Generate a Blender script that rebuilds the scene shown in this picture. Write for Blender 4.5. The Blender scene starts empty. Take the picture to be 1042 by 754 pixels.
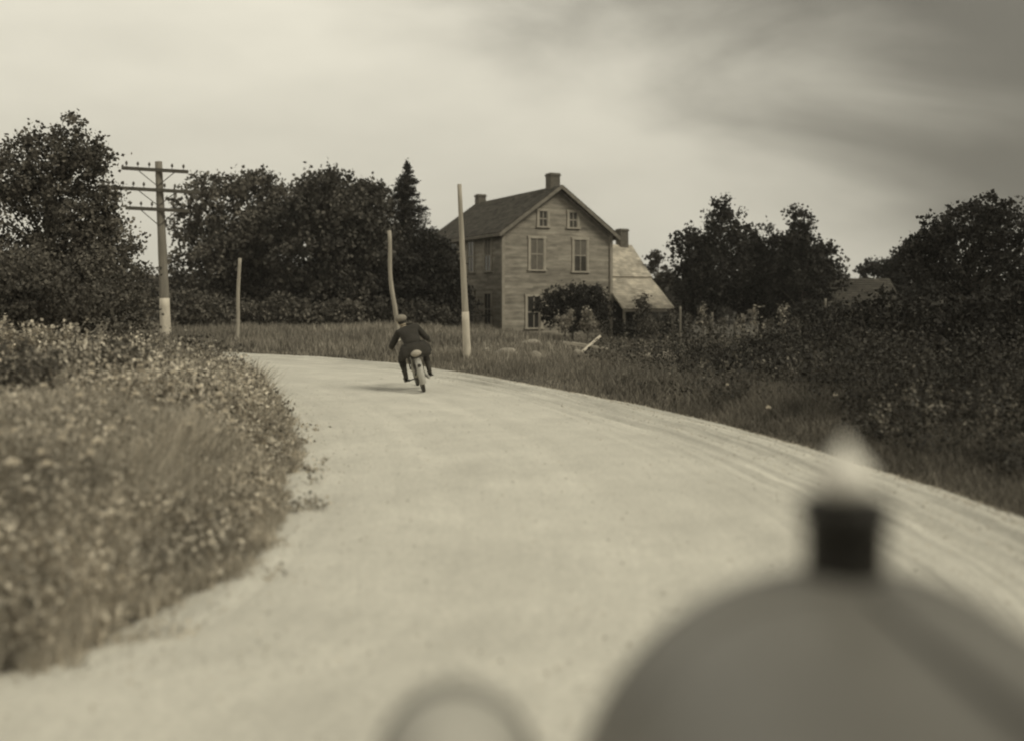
import bpy, math, random
import numpy as np
from mathutils import Vector, Matrix, Quaternion

random.seed(11)
rng = np.random.default_rng(11)
R = math.radians
sc = bpy.context.scene
COL = sc.collection
CAMH = 1.65
HZ = 308.0          # horizon row in the photograph
F = 1000.0


def at(px, py, Y):
    return Vector(((px - 521.0) / F * Y, Y, CAMH - (py - HZ) / F * Y))


# ------------------------------------------------------------------ render look
sc.view_settings.view_transform = 'Standard'
sc.view_settings.look = 'None'
sc.view_settings.gamma = 1
sc.view_settings.exposure = 0.6
sc.cycles.filter_width = 2.1
sc.cycles.max_bounces = 6
sc.cycles.diffuse_bounces = 3
sc.cycles.use_denoising = True


# ------------------------------------------------------------------ tagging
def tag(o, label=None, cat=None, group=None, kind=None):
    if label: o['label'] = label
    if cat: o['category'] = cat
    if group: o['group'] = group
    if kind: o['kind'] = kind
    return o


def empty(name, loc=(0, 0, 0), rz=0.0):
    o = bpy.data.objects.new(name, None)
    COL.objects.link(o)
    o.location = loc
    o.rotation_euler = (0, 0, rz)
    o.empty_display_size = 0.2
    return o


def link(name, me, m, parent=None, smooth=False):
    if m is not None:
        me.materials.append(m)
    if smooth:
        me.polygons.foreach_set('use_smooth', [True] * len(me.polygons))
    o = bpy.data.objects.new(name, me)
    COL.objects.link(o)
    if parent is not None:
        o.parent = parent
    return o


def np_mesh(name, V, Q):
    """V (n,3) verts, Q (m,4) quads"""
    me = bpy.data.meshes.new(name)
    V = np.ascontiguousarray(V, dtype=np.float32)
    Q = np.ascontiguousarray(Q, dtype=np.int32)
    me.vertices.add(len(V))
    me.vertices.foreach_set('co', V.ravel())
    me.loops.add(Q.size)
    me.loops.foreach_set('vertex_index', Q.ravel())
    me.polygons.add(len(Q))
    me.polygons.foreach_set('loop_start', np.arange(0, Q.size, 4, dtype=np.int32))
    me.update(calc_edges=True)
    return me


# ------------------------------------------------------------------ materials
def mat(name, col, rough=0.9, var=0.0, scale=4.0, island=0.0, bump=0.0, bscale=30.0, metal=0.0, spec=0.3,
        stretch=None, translucent=0.0):
    m = bpy.data.materials.new(name)
    m.use_nodes = True
    nt = m.node_tree
    N, L = nt.nodes, nt.links
    b = N['Principled BSDF']
    b.inputs['Roughness'].default_value = rough
    b.inputs['Metallic'].default_value = metal
    b.inputs['Specular IOR Level'].default_value = spec
    if isinstance(col, (int, float)):
        col = (col, col * 0.96, col * 0.83)
    c = (*col, 1)
    tc = N.new('ShaderNodeTexCoord')
    mp = N.new('ShaderNodeMapping')
    L.new(tc.outputs['Object'], mp.inputs['Vector'])
    if stretch:
        mp.inputs['Scale'].default_value = stretch
    val = None
    if var > 0:
        nz = N.new('ShaderNodeTexNoise')
        nz.inputs['Scale'].default_value = scale
        nz.inputs['Detail'].default_value = 6
        nz.inputs['Roughness'].default_value = 0.65
        L.new(mp.outputs['Vector'], nz.inputs['Vector'])
        mr = N.new('ShaderNodeMapRange')
        mr.inputs['From Min'].default_value = 0.3
        mr.inputs['From Max'].default_value = 0.7
        mr.inputs['To Min'].default_value = 1 - var
        mr.inputs['To Max'].default_value = 1 + var
        L.new(nz.outputs['Fac'], mr.inputs['Value'])
        val = mr.outputs['Result']
    if island > 0:
        g = N.new('ShaderNodeNewGeometry')
        mr = N.new('ShaderNodeMapRange')
        mr.inputs['To Min'].default_value = 1 - island
        mr.inputs['To Max'].default_value = 1 + island
        L.new(g.outputs['Random Per Island'], mr.inputs['Value'])
        if val is not None:
            mu = N.new('ShaderNodeMath')
            mu.operation = 'MULTIPLY'
            L.new(val, mu.inputs[0])
            L.new(mr.outputs['Result'], mu.inputs[1])
            val = mu.outputs[0]
        else:
            val = mr.outputs['Result']
    if val is not None:
        vm = N.new('ShaderNodeVectorMath')
        vm.operation = 'SCALE'
        vm.inputs[0].default_value = col
        L.new(val, vm.inputs['Scale'])
        L.new(vm.outputs['Vector'], b.inputs['Base Color'])
        csock = vm.outputs['Vector']
    else:
        b.inputs['Base Color'].default_value = c
        csock = None
    if bump > 0:
        nz = N.new('ShaderNodeTexNoise')
        nz.inputs['Scale'].default_value = bscale
        nz.inputs['Detail'].default_value = 5
        L.new(mp.outputs['Vector'], nz.inputs['Vector'])
        bp = N.new('ShaderNodeBump')
        bp.inputs['Strength'].default_value = bump
        bp.inputs['Distance'].default_value = 0.02
        L.new(nz.outputs['Fac'], bp.inputs['Height'])
        L.new(bp.outputs['Normal'], b.inputs['Normal'])
    if translucent > 0:
        tr = N.new('ShaderNodeBsdfTranslucent')
        if csock is not None:
            L.new(csock, tr.inputs['Color'])
        else:
            tr.inputs['Color'].default_value = c
        mx = N.new('ShaderNodeMixShader')
        mx.inputs['Fac'].default_value = translucent
        L.new(b.outputs['BSDF'], mx.inputs[1])
        L.new(tr.outputs['BSDF'], mx.inputs[2])
        L.new(mx.outputs['Shader'], N['Material Output'].inputs['Surface'])
    return m


def tone(v):
    return (v, v * 0.905, v * 0.75)


M = dict(
    wtrim=mat('window_casing', tone(.36), .9, .2, 3),
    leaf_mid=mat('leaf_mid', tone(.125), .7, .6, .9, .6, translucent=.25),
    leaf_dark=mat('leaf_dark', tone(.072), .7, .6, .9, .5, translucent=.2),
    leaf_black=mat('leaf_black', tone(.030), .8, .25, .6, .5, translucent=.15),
    leaf_pale=mat('leaf_pale', tone(.30), .65, .25, .9, .6, translucent=.3),
    needle=mat('needle', tone(.035), .8, .25, .8, .45),
    grass_left=mat('grass_left', tone(.46), .75, .55, 1.3, .55, translucent=.3),  # left-side flare and haze lifted into the grass colour
    grass_field=mat('grass_field', tone(.27), .8, .35, .25, .5, translucent=.3),
    grass_verge=mat('grass_verge', tone(.16), .8, .55, .9, .55, translucent=.25),
    weed=mat('weed', tone(.46), .7, .55, 1.6, .8, translucent=.3),  # weed colour raised as well for the flare on the left
    bark=mat('bark', tone(.10), .95, .3, 3, 0, .5, 20),
    pole=mat('pole_wood', tone(.20), .9, .25, 2, 0, .4, 25, stretch=(6, 6, .6)),
    arm=mat('crossarm_wood', tone(.09), .9, .2, 4),
    pole_pale=mat('pole_pale_wood', tone(.36), .9, .25, 2, 0, .4, 25, stretch=(6, 6, .6)),
    pole_white=mat('pole_whitewash', tone(.55), .9, .2, 2, 0, .3, 25, stretch=(4, 4, 1)),
    clap=mat('weathered_clapboard', tone(.27), .95, .42, .8, .22, .4, 14, stretch=(1.2, 1.2, 5)),
    trim=mat('house_trim', tone(.30), .9, .2, 3),
    shingle=mat('dark_shingle', tone(.085), .95, .3, 3, .35, .6, 20),
    shingle_pale=mat('weathered_shingle', tone(.46), .95, .3, 2, .22, .5, 20),
    shingle_shed=mat('shed_shingle', tone(.065), .95, .3, 2, .25, .5, 20),
    brick=mat('chimney_brick', tone(.13), .95, .35, 8, 0, .6, 30),
    mortar=mat('chimney_cap', tone(.22), .95, .3, 8),
    glass=mat('window_glass', tone(.05), .12, .2, 3, spec=.6),
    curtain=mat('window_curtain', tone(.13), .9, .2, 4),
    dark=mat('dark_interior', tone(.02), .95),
    stone=mat('field_stone', tone(.30), .95, .3, 4, 0, .7, 12),
    board=mat('fallen_board', tone(.42), .9, .25, 6, 0, .3, 20),
    flower=mat('flower_white', tone(.72), .8, 0, 1, .12, translucent=.2),
    stem=mat('stem', tone(.12), .8),
    tyre=mat('tyre_rubber', tone(.05), .85, .2, 20),
    steel=mat('nickel_steel', (.35, .33, .28), .45, .1, 10, metal=1),
    frame=mat('frame_enamel', tone(.05), .4, .1, 6),
    dustymetal=mat('dusty_mudguard', (.40, .385, .345), .6, .15, 12),
    leather=mat('leather', tone(.06), .6, .2, 15),
    canvas=mat('canvas_bag', tone(.40), .9, .15, 14),
    coat=mat('wool_coat', tone(.040), .95, .2, 9, 0, .5, 60),
    trouser=mat('wool_trousers', tone(.035), .95, .2, 9, 0, .5, 60),
    skin=mat('skin', (.42, .35, .25), .6),
    hair=mat('hair', tone(.04), .8),
    cap=mat('cloth_cap', tone(.24), .95, .15, 20),
    glove=mat('glove', tone(.12), .8, .2, 12),
    cuff=mat('pale_gauntlet', tone(.40), .8, .2, 12),
    hood=mat('car_enamel', (.17, .162, .145), .42, .15, 3, spec=.5),
    hoodrim=mat('car_enamel_trim', tone(.04), .45, .1, 3, spec=.5),
    capblack=mat('cap_black', tone(.018), .5),
    glassknob=mat('nickel_knob', (.72, .69, .62), .6),
)


# ------------------------------------------------------------------ small mesh builder
class MB:
    def __init__(s):
        s.v = []
        s.f = []

    def box(s, c, size, rot=None):
        x, y, z = [a / 2 for a in size]
        n = len(s.v)
        for dx, dy, dz in ((-1, -1, -1), (1, -1, -1), (1, 1, -1), (-1, 1, -1), (-1, -1, 1), (1, -1, 1), (1, 1, 1), (-1, 1, 1)):
            p = Vector((dx * x, dy * y, dz * z))
            if rot is not None:
                p = rot @ p
            s.v.append(Vector(c) + p)
        for q in ((0, 3, 2, 1), (4, 5, 6, 7), (0, 1, 5, 4), (1, 2, 6, 5), (2, 3, 7, 6), (3, 0, 4, 7)):
            s.f.append([n + i for i in q])
        return s

    def poly(s, pts, thick):
        """closed prism: polygon pts extruded by the vector thick"""
        n = len(s.v)
        k = len(pts)
        t = Vector(thick)
        for p in pts: s.v.append(Vector(p))
        for p in pts: s.v.append(Vector(p) + t)
        s.f.append([n + i for i in range(k)][::-1])
        s.f.append([n + k + i for i in range(k)])
        for i in range(k):
            j = (i + 1) % k
            s.f.append([n + i, n + j, n + k + j, n + k + i])
        return s

    def tube(s, pts, rad, seg=8, cap=True, squash=None):
        pts = [Vector(p) for p in pts]
        if isinstance(rad, (int, float)):
            rad = [rad] * len(pts)
        n0 = len(s.v)
        up = None
        for i, p in enumerate(pts):
            d = (pts[min(i + 1, len(pts) - 1)] - pts[max(i - 1, 0)])
            d = d.normalized() if d.length > 1e-9 else Vector((0, 0, 1))
            if up is None:
                up = d.orthogonal().normalized()
            else:
                up = (up - d * up.dot(d))
                up = up.normalized() if up.length > 1e-6 else d.orthogonal().normalized()
            w = d.cross(up)
            for k in range(seg):
                a = 2 * math.pi * k / seg
                s.v.append(p + (up * math.cos(a) + w * math.sin(a)) * rad[i])
        for i in range(len(pts) - 1):
            for k in range(seg):
                a = n0 + i * seg + k
                b = n0 + i * seg + (k + 1) % seg
                s.f.append([a, b, b + seg, a + seg])
        if cap:
            s.f.append([n0 + k for k in range(seg)][::-1])
            e = n0 + (len(pts) - 1) * seg
            s.f.append([e + k for k in range(seg)])
        return s

    def lathe(s, prof, c=(0, 0, 0), axis='Z', seg=24):
        n0 = len(s.v)
        c = Vector(c)
        for r, h in prof:
            for k in range(seg):
                a = 2 * math.pi * k / seg
                x, y = r * math.cos(a), r * math.sin(a)
                p = {'Z': (x, y, h), 'Y': (x, h, y), 'X': (h, x, y)}[axis]
                s.v.append(c + Vector(p))
        for i in range(len(prof) - 1):
            for k in range(seg):
                a = n0 + i * seg + k
                b = n0 + i * seg + (k + 1) % seg
                s.f.append([a, b, b + seg, a + seg])
        s.f.append([n0 + k for k in range(seg)][::-1])
        e = n0 + (len(prof) - 1) * seg
        s.f.append([e + k for k in range(seg)])
        return s

    def torus(s, c, R_, r, axis='X', seg=32, sub=8, a0=0, a1=2 * math.pi, sq=1.0):
        n0 = len(s.v)
        full = abs(a1 - a0 - 2 * math.pi) < 1e-6
        m = seg if full else seg + 1
        for i in range(m):
            a = a0 + (a1 - a0) * i / seg
            for k in range(sub):
                b = 2 * math.pi * k / sub
                rr = R_ + r * math.cos(b)
                o = r * sq * math.sin(b)
                x, y = rr * math.cos(a), rr * math.sin(a)
                p = {'Z': (x, y, o), 'Y': (x, o, y), 'X': (o, x, y)}[axis]
                s.v.append(Vector(c) + Vector(p))
        for i in range(seg):
            for k in range(sub):
                i2 = (i + 1) % m
                k2 = (k + 1) % sub
                s.f.append([n0 + i * sub + k, n0 + i2 * sub + k, n0 + i2 * sub + k2, n0 + i * sub + k2])
        return s

    def blob(s, c, r, seg=12, rings=8, noise=0.0, seed=0):
        n0 = len(s.v)
        rd = random.Random(seed)
        ph = [rd.uniform(0, 6.28) for _ in range(6)]
        for i in range(rings + 1):
            t = math.pi * i / rings
            for k in range(seg):
                a = 2 * math.pi * k / seg
                d = Vector((math.sin(t) * math.cos(a), math.sin(t) * math.sin(a), math.cos(t)))
                q = 1 + noise * (math.sin(3 * d.x + ph[0]) + math.sin(4 * d.y + ph[1]) + math.sin(5 * d.z + ph[2]) + .5 * math.sin(9 * d.x + 7 * d.y + ph[3])) / 2
                s.v.append(Vector(c) + Vector((d.x * r[0], d.y * r[1], d.z * r[2])) * q)
        for i in range(rings):
            for k in range(seg):
                a = n0 + i * seg + k
                b = n0 + i * seg + (k + 1) % seg
                s.f.append([a, a + seg, b + seg, b])
        return s

    def build(s, name, m, parent=None, smooth=False):
        me = bpy.data.meshes.new(name)
        me.from_pydata([tuple(v) for v in s.v], [], s.f)
        me.validate()
        me.update()
        return link(name, me, m, parent, smooth)


# ------------------------------------------------------------------ road geometry
PAIRS = [((-3.6, -15), (4.3, -15)), ((-3.6, -5), (4.3, -5)), ((-3.6, 1.5), (4.25, 1.5)), ((-2.6, 3.95), (4.2, 4.0)), ((-1.98, 4.65), (4.12, 5.4)), ((-1.76, 6.3), (3.9, 8)),
         ((-2.18, 9.5), (3.3, 11.4)), ((-2.82, 12.5), (2.2, 15.3)), ((-3.9, 16), (.75, 19)), ((-5.6, 19.5), (-1.1, 23)),
         ((-8, 22.6), (-4.1, 27.6)), ((-12, 25.6), (-8.5, 31.2)), ((-18, 28), (-15.5, 34.0)), ((-30, 30.5), (-29, 36.8)),
         ((-60, 34), (-60, 40)), ((-120, 40), (-120, 46))]


def catmull(P, n):
    P = np.array(P, float)
    P = np.vstack([2 * P[0] - P[1], P, 2 * P[-1] - P[-2]])
    out = []
    for i in range(1, len(P) - 2):
        for t in np.arange(n) / n:
            a, b, c, d = P[i - 1], P[i], P[i + 1], P[i + 2]
            out.append(.5 * ((2 * b) + (c - a) * t + (2 * a - 5 * b + 4 * c - d) * t * t + (3 * b - a - 3 * c + d) * t ** 3))
    out.append(P[-2])
    return np.array(out)


EL = catmull([p[0] for p in PAIRS], 24)
ER = catmull([p[1] for p in PAIRS], 24)
CL = (EL + ER) / 2
HW = np.linalg.norm(ER - EL, axis=1) / 2
TG = np.gradient(CL, axis=0)
TG /= np.linalg.norm(TG, axis=1)[:, None]
ARC = np.concatenate([[0], np.cumsum(np.linalg.norm(np.diff(CL, axis=0), axis=1))])


def sm(t):
    t = np.clip(t, 0, 1)
    return t * t * (3 - 2 * t)


def dense(P, n=700):
    i_ = np.linspace(0, len(P) - 1, n)
    Q_ = np.stack([np.interp(i_, np.arange(len(P)), P[:, k]) for k in (0, 1)], 1)
    T_ = np.gradient(Q_, axis=0)
    return Q_, T_ / np.linalg.norm(T_, axis=1)[:, None]


DEL, DER = dense(EL), dense(ER)


def edge_dist(x, y, E):
    P_, T_ = E
    dx = x[:, None] - P_[None, :, 0]
    dy = y[:, None] - P_[None, :, 1]
    q = dx * dx + dy * dy
    k = q.argmin(1)
    r = np.arange(len(k))
    cr = T_[k, 0] * dy[r, k] - T_[k, 1] * dx[r, k]
    far_ = np.sqrt(q[r, k])
    return np.where(far_ > 1.5, np.sign(cr) * far_, cr)


def road_dist(x, y):
    """distance outside the road's edge (negative on it), side (+1 left, -1 right)"""
    x = np.atleast_1d(np.asarray(x, float))
    y = np.atleast_1d(np.asarray(y, float))
    d = np.empty(len(x))
    s = np.empty(len(x))
    for i in range(0, len(x), 10000):
        sl = slice(i, i + 10000)
        dl = edge_dist(x[sl], y[sl], DEL)
        dr = -edge_dist(x[sl], y[sl], DER)
        d[sl] = np.maximum(dl, dr)
        s[sl] = np.where(dl > dr, 1.0, -1.0)
    return d, s


def H(x, y):
    x = np.atleast_1d(np.asarray(x, float))
    y = np.atleast_1d(np.asarray(y, float))
    d, s = road_dist(x, y)
    left = .02 + .36 * sm((d - .1) / 2.2)
    wx = sm((x + 5) / 9)
    far = .46 * sm((d - .3) / 8)
    right = .05 * sm(d / .8) - .42 * sm((d - 2.5) / 16)
    rs = far * (1 - wx) + right * wx
    z = np.where(s > 0, left, rs)
    z = z * sm((d + .1) / .5)
    z = z + .04 * np.sin(x * .9 + 1.3 * np.sin(y * .4)) * np.sin(y * .7 + x * .2) * sm(d / 2)
    z = z - .07 * (1 - sm((d + .5) / .6))
    z = z - .012 * (1 - sm((d - .0) / .3))
    return z


def Hs(x, y):
    return float(H(x, y)[0])


# ground sheet ------------------------------------------------------
def stretch_axis(lo, hi, n, near):
    t = np.linspace(-1, 1, n)
    return t


u = np.linspace(-1, 1, 420)
gx = np.sinh(u * 6.2) / np.sinh(6.2) * 1500 + 0
gy = np.sinh(np.linspace(-.62, 1, 460) * 6.2) / np.sinh(6.2) * 1500 + 14
GX, GY = np.meshgrid(gx, gy)
GZ = H(GX.ravel(), GY.ravel())
V = np.stack([GX.ravel(), GY.ravel(), GZ], 1)
nx, ny = len(gx), len(gy)
idx = np.arange(nx * ny).reshape(ny, nx)
Q = np.stack([idx[:-1, :-1].ravel(), idx[:-1, 1:].ravel(), idx[1:, 1:].ravel(), idx[1:, :-1].ravel()], 1)
gm = mat('ground_turf', tone(.085), .95, .35, .5, 0, .6, 6)
g = link('ground', np_mesh('ground', V, Q), gm, smooth=True)
tag(g, 'rough grassy earth either side of the dirt road', None, kind='structure')

# road ----------------------------------------------------------------
nA = 110
t = np.linspace(0, 1, nA)
# refine along
ii = np.linspace(0, len(CL) - 1, 1500)
elx = np.stack([np.interp(ii, np.arange(len(EL)), EL[:, k]) for k in (0, 1)], 1)
erx = np.stack([np.interp(ii, np.arange(len(ER)), ER[:, k]) for k in (0, 1)], 1)
arc = np.interp(ii, np.arange(len(ARC)), ARC)


def wob(a, seed, f=1.0):
    r_ = np.random.default_rng(seed)
    o = np.zeros_like(a)
    for k in range(9):
        fr = f * (1.7 ** k) * .35
        o += np.sin(a * fr + r_.uniform(0, 6.28)) / (1.35 ** k)
    return o / 3


wl = .10 * wob(arc, 3)
wr = .08 * wob(arc, 4)
dirv = (erx - elx) / np.linalg.norm(erx - elx, axis=1)[:, None]
elx = elx - dirv * (.12 + wl)[:, None]
erx = erx + dirv * (.05 + wr)[:, None]
wid = np.linalg.norm(erx - elx, axis=1)
VX = elx[:, None, :] * (1 - t)[None, :, None] + erx[:, None, :] * t[None, :, None]
A = arc[:, None] * np.ones(nA)[None]
W = wid[:, None] * t[None]                    # metres from the left edge
WR = wid[:, None] - W                         # metres from the right edge
z = .035 * (1 - (2 * t[None] - 1) ** 2) * np.ones_like(A)
r_ = np.random.default_rng(8)
rid = np.zeros_like(A)
for k in range(16):
    fr = r_.uniform(8, 42)
    rid += np.sin(W * fr + 1.6 * np.sin(A * r_.uniform(.15, .6) + r_.uniform(0, 6)) + r_.uniform(0, 6)) * (.5 + .5 * np.sin(A * r_.uniform(.3, 1.6) + r_.uniform(0, 6)))
rid /= 16 ** .5
edge = np.exp(-((WR - .75) / .75) ** 2) + .35 * np.exp(-((W - .3) / .35) ** 2)
z += rid * (.0012 + .045 * edge)
z += .035 * np.exp(-((WR - .5) / .35) ** 2)
for c_, w_, h_ in ((1.5, .22, -.022), (2.9, .20, -.022), (3.7, .22, -.012), (4.6, .12, -.010), (2.2, .3, .010)):
    z += h_ * np.exp(-((W + .12 * np.sin(A * .13 + c_) - c_) / w_) ** 2)
z = z * sm(np.minimum(W, WR) / .22) - .018 * (1 - sm(np.minimum(W, WR) / .15)) + .004
V = np.concatenate([VX, z[..., None]], 2).reshape(-1, 3)
nL = len(ii)
idx = np.arange(nL * nA).reshape(nL, nA)
Q = np.stack([idx[:-1, :-1].ravel(), idx[:-1, 1:].ravel(), idx[1:, 1:].ravel(), idx[1:, :-1].ravel()], 1)
rme = np_mesh('road', V, Q)
uvl = rme.uv_layers.new(name='UVMap')
UV = np.stack([W.ravel(), A.ravel()], 1)[Q.ravel()]
uvl.data.foreach_set('uv', UV.astype(np.float32).ravel())


def road_material():
    m = bpy.data.materials.new('packed_dirt')
    m.use_nodes = True
    N, L = m.node_tree.nodes, m.node_tree.links
    b = N['Principled BSDF']
    b.inputs['Roughness'].default_value = .95
    b.inputs['Specular IOR Level'].default_value = .15
    uv = N.new('ShaderNodeUVMap')
    tc = N.new('ShaderNodeTexCoord')

    def noise(src, scale, st=None, det=6, rough=.6):
        mp = N.new('ShaderNodeMapping')
        if st: mp.inputs['Scale'].default_value = st
        L.new(src, mp.inputs['Vector'])
        n = N.new('ShaderNodeTexNoise')
        n.inputs['Scale'].default_value = scale
        n.inputs['Detail'].default_value = det
        n.inputs['Roughness'].default_value = rough
        L.new(mp.outputs[0], n.inputs['Vector'])
        return n.outputs['Fac']

    def rr(s, a, b_):
        mr = N.new('ShaderNodeMapRange')
        mr.inputs['From Min'].default_value = .3
        mr.inputs['From Max'].default_value = .7
        mr.inputs['To Min'].default_value = a
        mr.inputs['To Max'].default_value = b_
        L.new(s, mr.inputs['Value'])
        return mr.outputs[0]

    def mul(a, b_):
        x = N.new('ShaderNodeMath')
        x.operation = 'MULTIPLY'
        L.new(a, x.inputs[0])
        L.new(b_, x.inputs[1])
        return x.outputs[0]
    s1 = rr(noise(uv.outputs[0], 1.0, (3.2, .10, 1)), .95, 1.045)
    s2 = rr(noise(uv.outputs[0], 1.0, (11, .35, 1)), .97, 1.025)
    s3 = rr(noise(tc.outputs['Object'], .9, det=8, rough=.7), .86, 1.10)
    s4 = rr(noise(tc.outputs['Object'], 30, det=9, rough=.8), .74, 1.18)
    # darker streaks in the loose ridges along the right side
    sx_ = N.new('ShaderNodeSeparateXYZ')
    L.new(uv.outputs[0], sx_.inputs[0])
    mk = N.new('ShaderNodeMapRange')
    mk.interpolation_type = 'SMOOTHSTEP'
    mk.inputs['From Min'].default_value = 3.5
    mk.inputs['From Max'].default_value = 5.0
    L.new(sx_.outputs[0], mk.inputs['Value'])
    st_ = rr(noise(uv.outputs[0], 1.0, (9, .22, 1)), .62, 1.12)
    mxs = N.new('ShaderNodeMix')
    mxs.inputs['A'].default_value = 1.0
    L.new(mk.outputs[0], mxs.inputs['Factor'])
    L.new(st_, mxs.inputs['B'])
    v = mul(mul(mul(s1, s2), mul(s3, s4)), mxs.outputs['Result'])
    vm = N.new('ShaderNodeVectorMath')
    vm.operation = 'SCALE'
    vm.inputs[0].default_value = (.64, .615, .545)
    L.new(v, vm.inputs['Scale'])
    L.new(vm.outputs[0], b.inputs['Base Color'])
    bp = N.new('ShaderNodeBump')
    bp.inputs['Strength'].default_value = .55
    bp.inputs['Distance'].default_value = .012
    L.new(noise(tc.outputs['Object'], 45, det=8, rough=.75), bp.inputs['Height'])
    bp2 = N.new('ShaderNodeBump')
    bp2.inputs['Strength'].default_value = .22
    bp2.inputs['Distance'].default_value = .03
    L.new(noise(uv.outputs[0], 1.0, (9, .5, 1)), bp2.inputs['Height'])
    L.new(bp.outputs[0], bp2.inputs['Normal'])
    L.new(bp2.outputs[0], b.inputs['Normal'])
    return m


MR = road_material()
ro = link('road', rme, MR, smooth=True)
tag(ro, 'pale packed dirt road curving away to the left', None, kind='structure')

# loose stones on the road (nobody could count them)
n = 9000
px_ = rng.uniform(0, 1, n)
k_ = rng.integers(200, 900, n)
side_ = rng.uniform(0, 1, n)
px_ = np.where(side_ < .62, 1 - rng.exponential(.07, n), px_)
px_ = np.where(side_ > .8, rng.exponential(.05, n), px_)
px_ = np.clip(px_, .01, .985)
pos = elx[k_] * (1 - px_)[:, None] + erx[k_] * px_[:, None]
jz = z[k_, (px_ * (nA - 1)).astype(int)]
sz = rng.uniform(.003, .010, n) * np.where(side_ < .62, 1.3, 1.0)
base = np.array([(1, 0, 0), (0, 1, 0), (-1, 0, 0), (0, -1, 0), (.5, .5, .8), (-.5, .5, .8), (-.5, -.5, .7), (.5, -.5, .7)], float)
Vp = base[None] * sz[:, None, None] * rng.uniform(.6, 1.3, (n, 8, 3)) + np.stack([pos[:, 0], pos[:, 1], jz], 1)[:, None]
qb = np.array([(4, 5, 6, 7), (0, 1, 5, 4), (1, 2, 6, 5), (2, 3, 7, 6), (3, 0, 4, 7)])
Qp = (qb[None] + (np.arange(n) * 8)[:, None, None]).reshape(-1, 4)
o = link('loose_gravel', np_mesh('loose_gravel', Vp.reshape(-1, 3), Qp), mat('gravel', tone(.40), .95, 0, 1, .5))
tag(o, 'small loose stones scattered over the dirt road', 'gravel', kind='stuff')


# ------------------------------------------------------------------ vegetation helpers
def frames(n, droop=0.0):
    d = rng.normal(size=(n, 3))
    d[:, 2] -= droop
    d /= np.linalg.norm(d, axis=1)[:, None]
    e = rng.normal(size=(n, 3))
    e -= d * (e * d).sum(1)[:, None]
    e /= np.linalg.norm(e, axis=1)[:, None]
    return d, e


def leaf_quads(P, size, droop=.3, narrow=.45):
    n = len(P)
    d, e = frames(n, droop)
    L = (size * rng.uniform(.6, 1.4, n))[:, None]
    nrm = np.cross(d, e)
    tip = P + d * L
    mid = P + d * L * .45 + nrm * L * .08
    a = mid + e * L * narrow
    b = mid - e * L * narrow
    V = np.stack([P, a, tip, b], 1).reshape(-1, 3)
    Q = np.arange(4 * n).reshape(-1, 4)
    return V, Q


def join(parts):
    Vs, Qs, o = [], [], 0
    for V_, Q_ in parts:
        Vs.append(V_)
        Qs.append(Q_ + o)
        o += len(V_)
    return np.concatenate(Vs), np.concatenate(Qs)


def sphere_dirs(n):
    d = rng.normal(size=(n, 3))
    return d / np.linalg.norm(d, axis=1)[:, None]


def tree(name, label, cat, group, Y, blobs, base_px, leafmat, leaf=.11, dens=1.0, trunk_r=.16, depth=1.0, clump=.42,
         spray=.25, upright=0.0):
    """blobs: (px, py, half width px, half height px[, dY]) as seen at distance Y"""
    s = Y / F
    bx = (base_px - 521) * s
    base = Vector((bx, Y, Hs(bx, Y) - .05))
    root = empty(name, base)
    tag(root, label, cat, group)
    C = []
    for b in blobs:
        px, py, rx, ry = b[:4]
        dy = b[4] if len(b) > 4 else 0
        c = np.array([(px - 521) * s, Y + dy, CAMH - (py - HZ) * s])
        r = np.array([rx * s, min(rx, ry * 1.2) * s * depth, ry * s])
        vol = (r[0] * r[1] * r[2]) ** (1 / 3)
        n = max(6, int(dens * 11 * (r[0] * r[2] + r[0] * r[1] + r[1] * r[2]) / (clump * clump) * .35))
        d = sphere_dirs(n)
        rad = rng.uniform(.0, 1, n) ** .42
        rad *= 1 + .10 * np.sin(d[:, 0] * 5 + d[:, 2] * 7 + rng.uniform(0, 6)) + .06 * rng.normal(size=n)
        C.append(c + d * r * rad[:, None] * .93)
        m = int(n * spray)                      # twigs that break the outline
        d = sphere_dirs(m)
        d[:, 2] = np.abs(d[:, 2]) * .9 - .15
        C.append(c + d * r * (1 + np.abs(rng.normal(size=m)) * .14)[:, None])
    cm = np.concatenate(C)
    parts = []
    per = int(26 * (clump / .42) ** 2 * (.11 / leaf) ** 1.2) + 6
    sizes = clump * rng.uniform(.35, 1.1, len(cm))
    P = np.repeat(cm, per, 0)
    off = rng.normal(size=(len(P), 3)) * .42
    off[:, 2] *= .75 + upright
    P = P + off * np.repeat(sizes, per)[:, None]
    P[:, 2] = np.maximum(P[:, 2], base.z + .08)
    V_, Q_ = leaf_quads(P, leaf)
    V_ = V_ - np.array(base)
    link('crown', np_mesh('crown', V_, Q_), leafmat, root)
    # trunk and limbs
    mb = MB()
    top = max(cm[:, 2]) - base.z
    cen = cm.mean(0) - np.array(base)
    pts = []
    for k in range(6):
        f = k / 5
        pts.append((cen[0] * f + random.uniform(-.05, .05) * top * .2, cen[1] * f, top * .72 * f))
    mb.tube(pts, [trunk_r * (1.25 if k == 0 else 1 - k * .15) for k in range(6)], 8)
    sel = rng.choice(len(cm), min(34, len(cm)), replace=False)
    for j in sel:
        e = Vector(cm[j] - np.array(base))
        f = min(.9, max(.15, (e.z / (top * .72)) * random.uniform(.45, .75)))
        i0 = int(f * 5)
        s0 = Vector(pts[i0]).lerp(Vector(pts[min(5, i0 + 1)]), f * 5 - i0)
        mid = s0.lerp(e, .5) + Vector((0, 0, .06 * (e - s0).length))
        mb.tube([s0, mid, e], [trunk_r * .36, trunk_r * .2, trunk_r * .05], 5, cap=False)
    mb.build('trunk', M['bark'], root, True)
    return root


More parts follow.
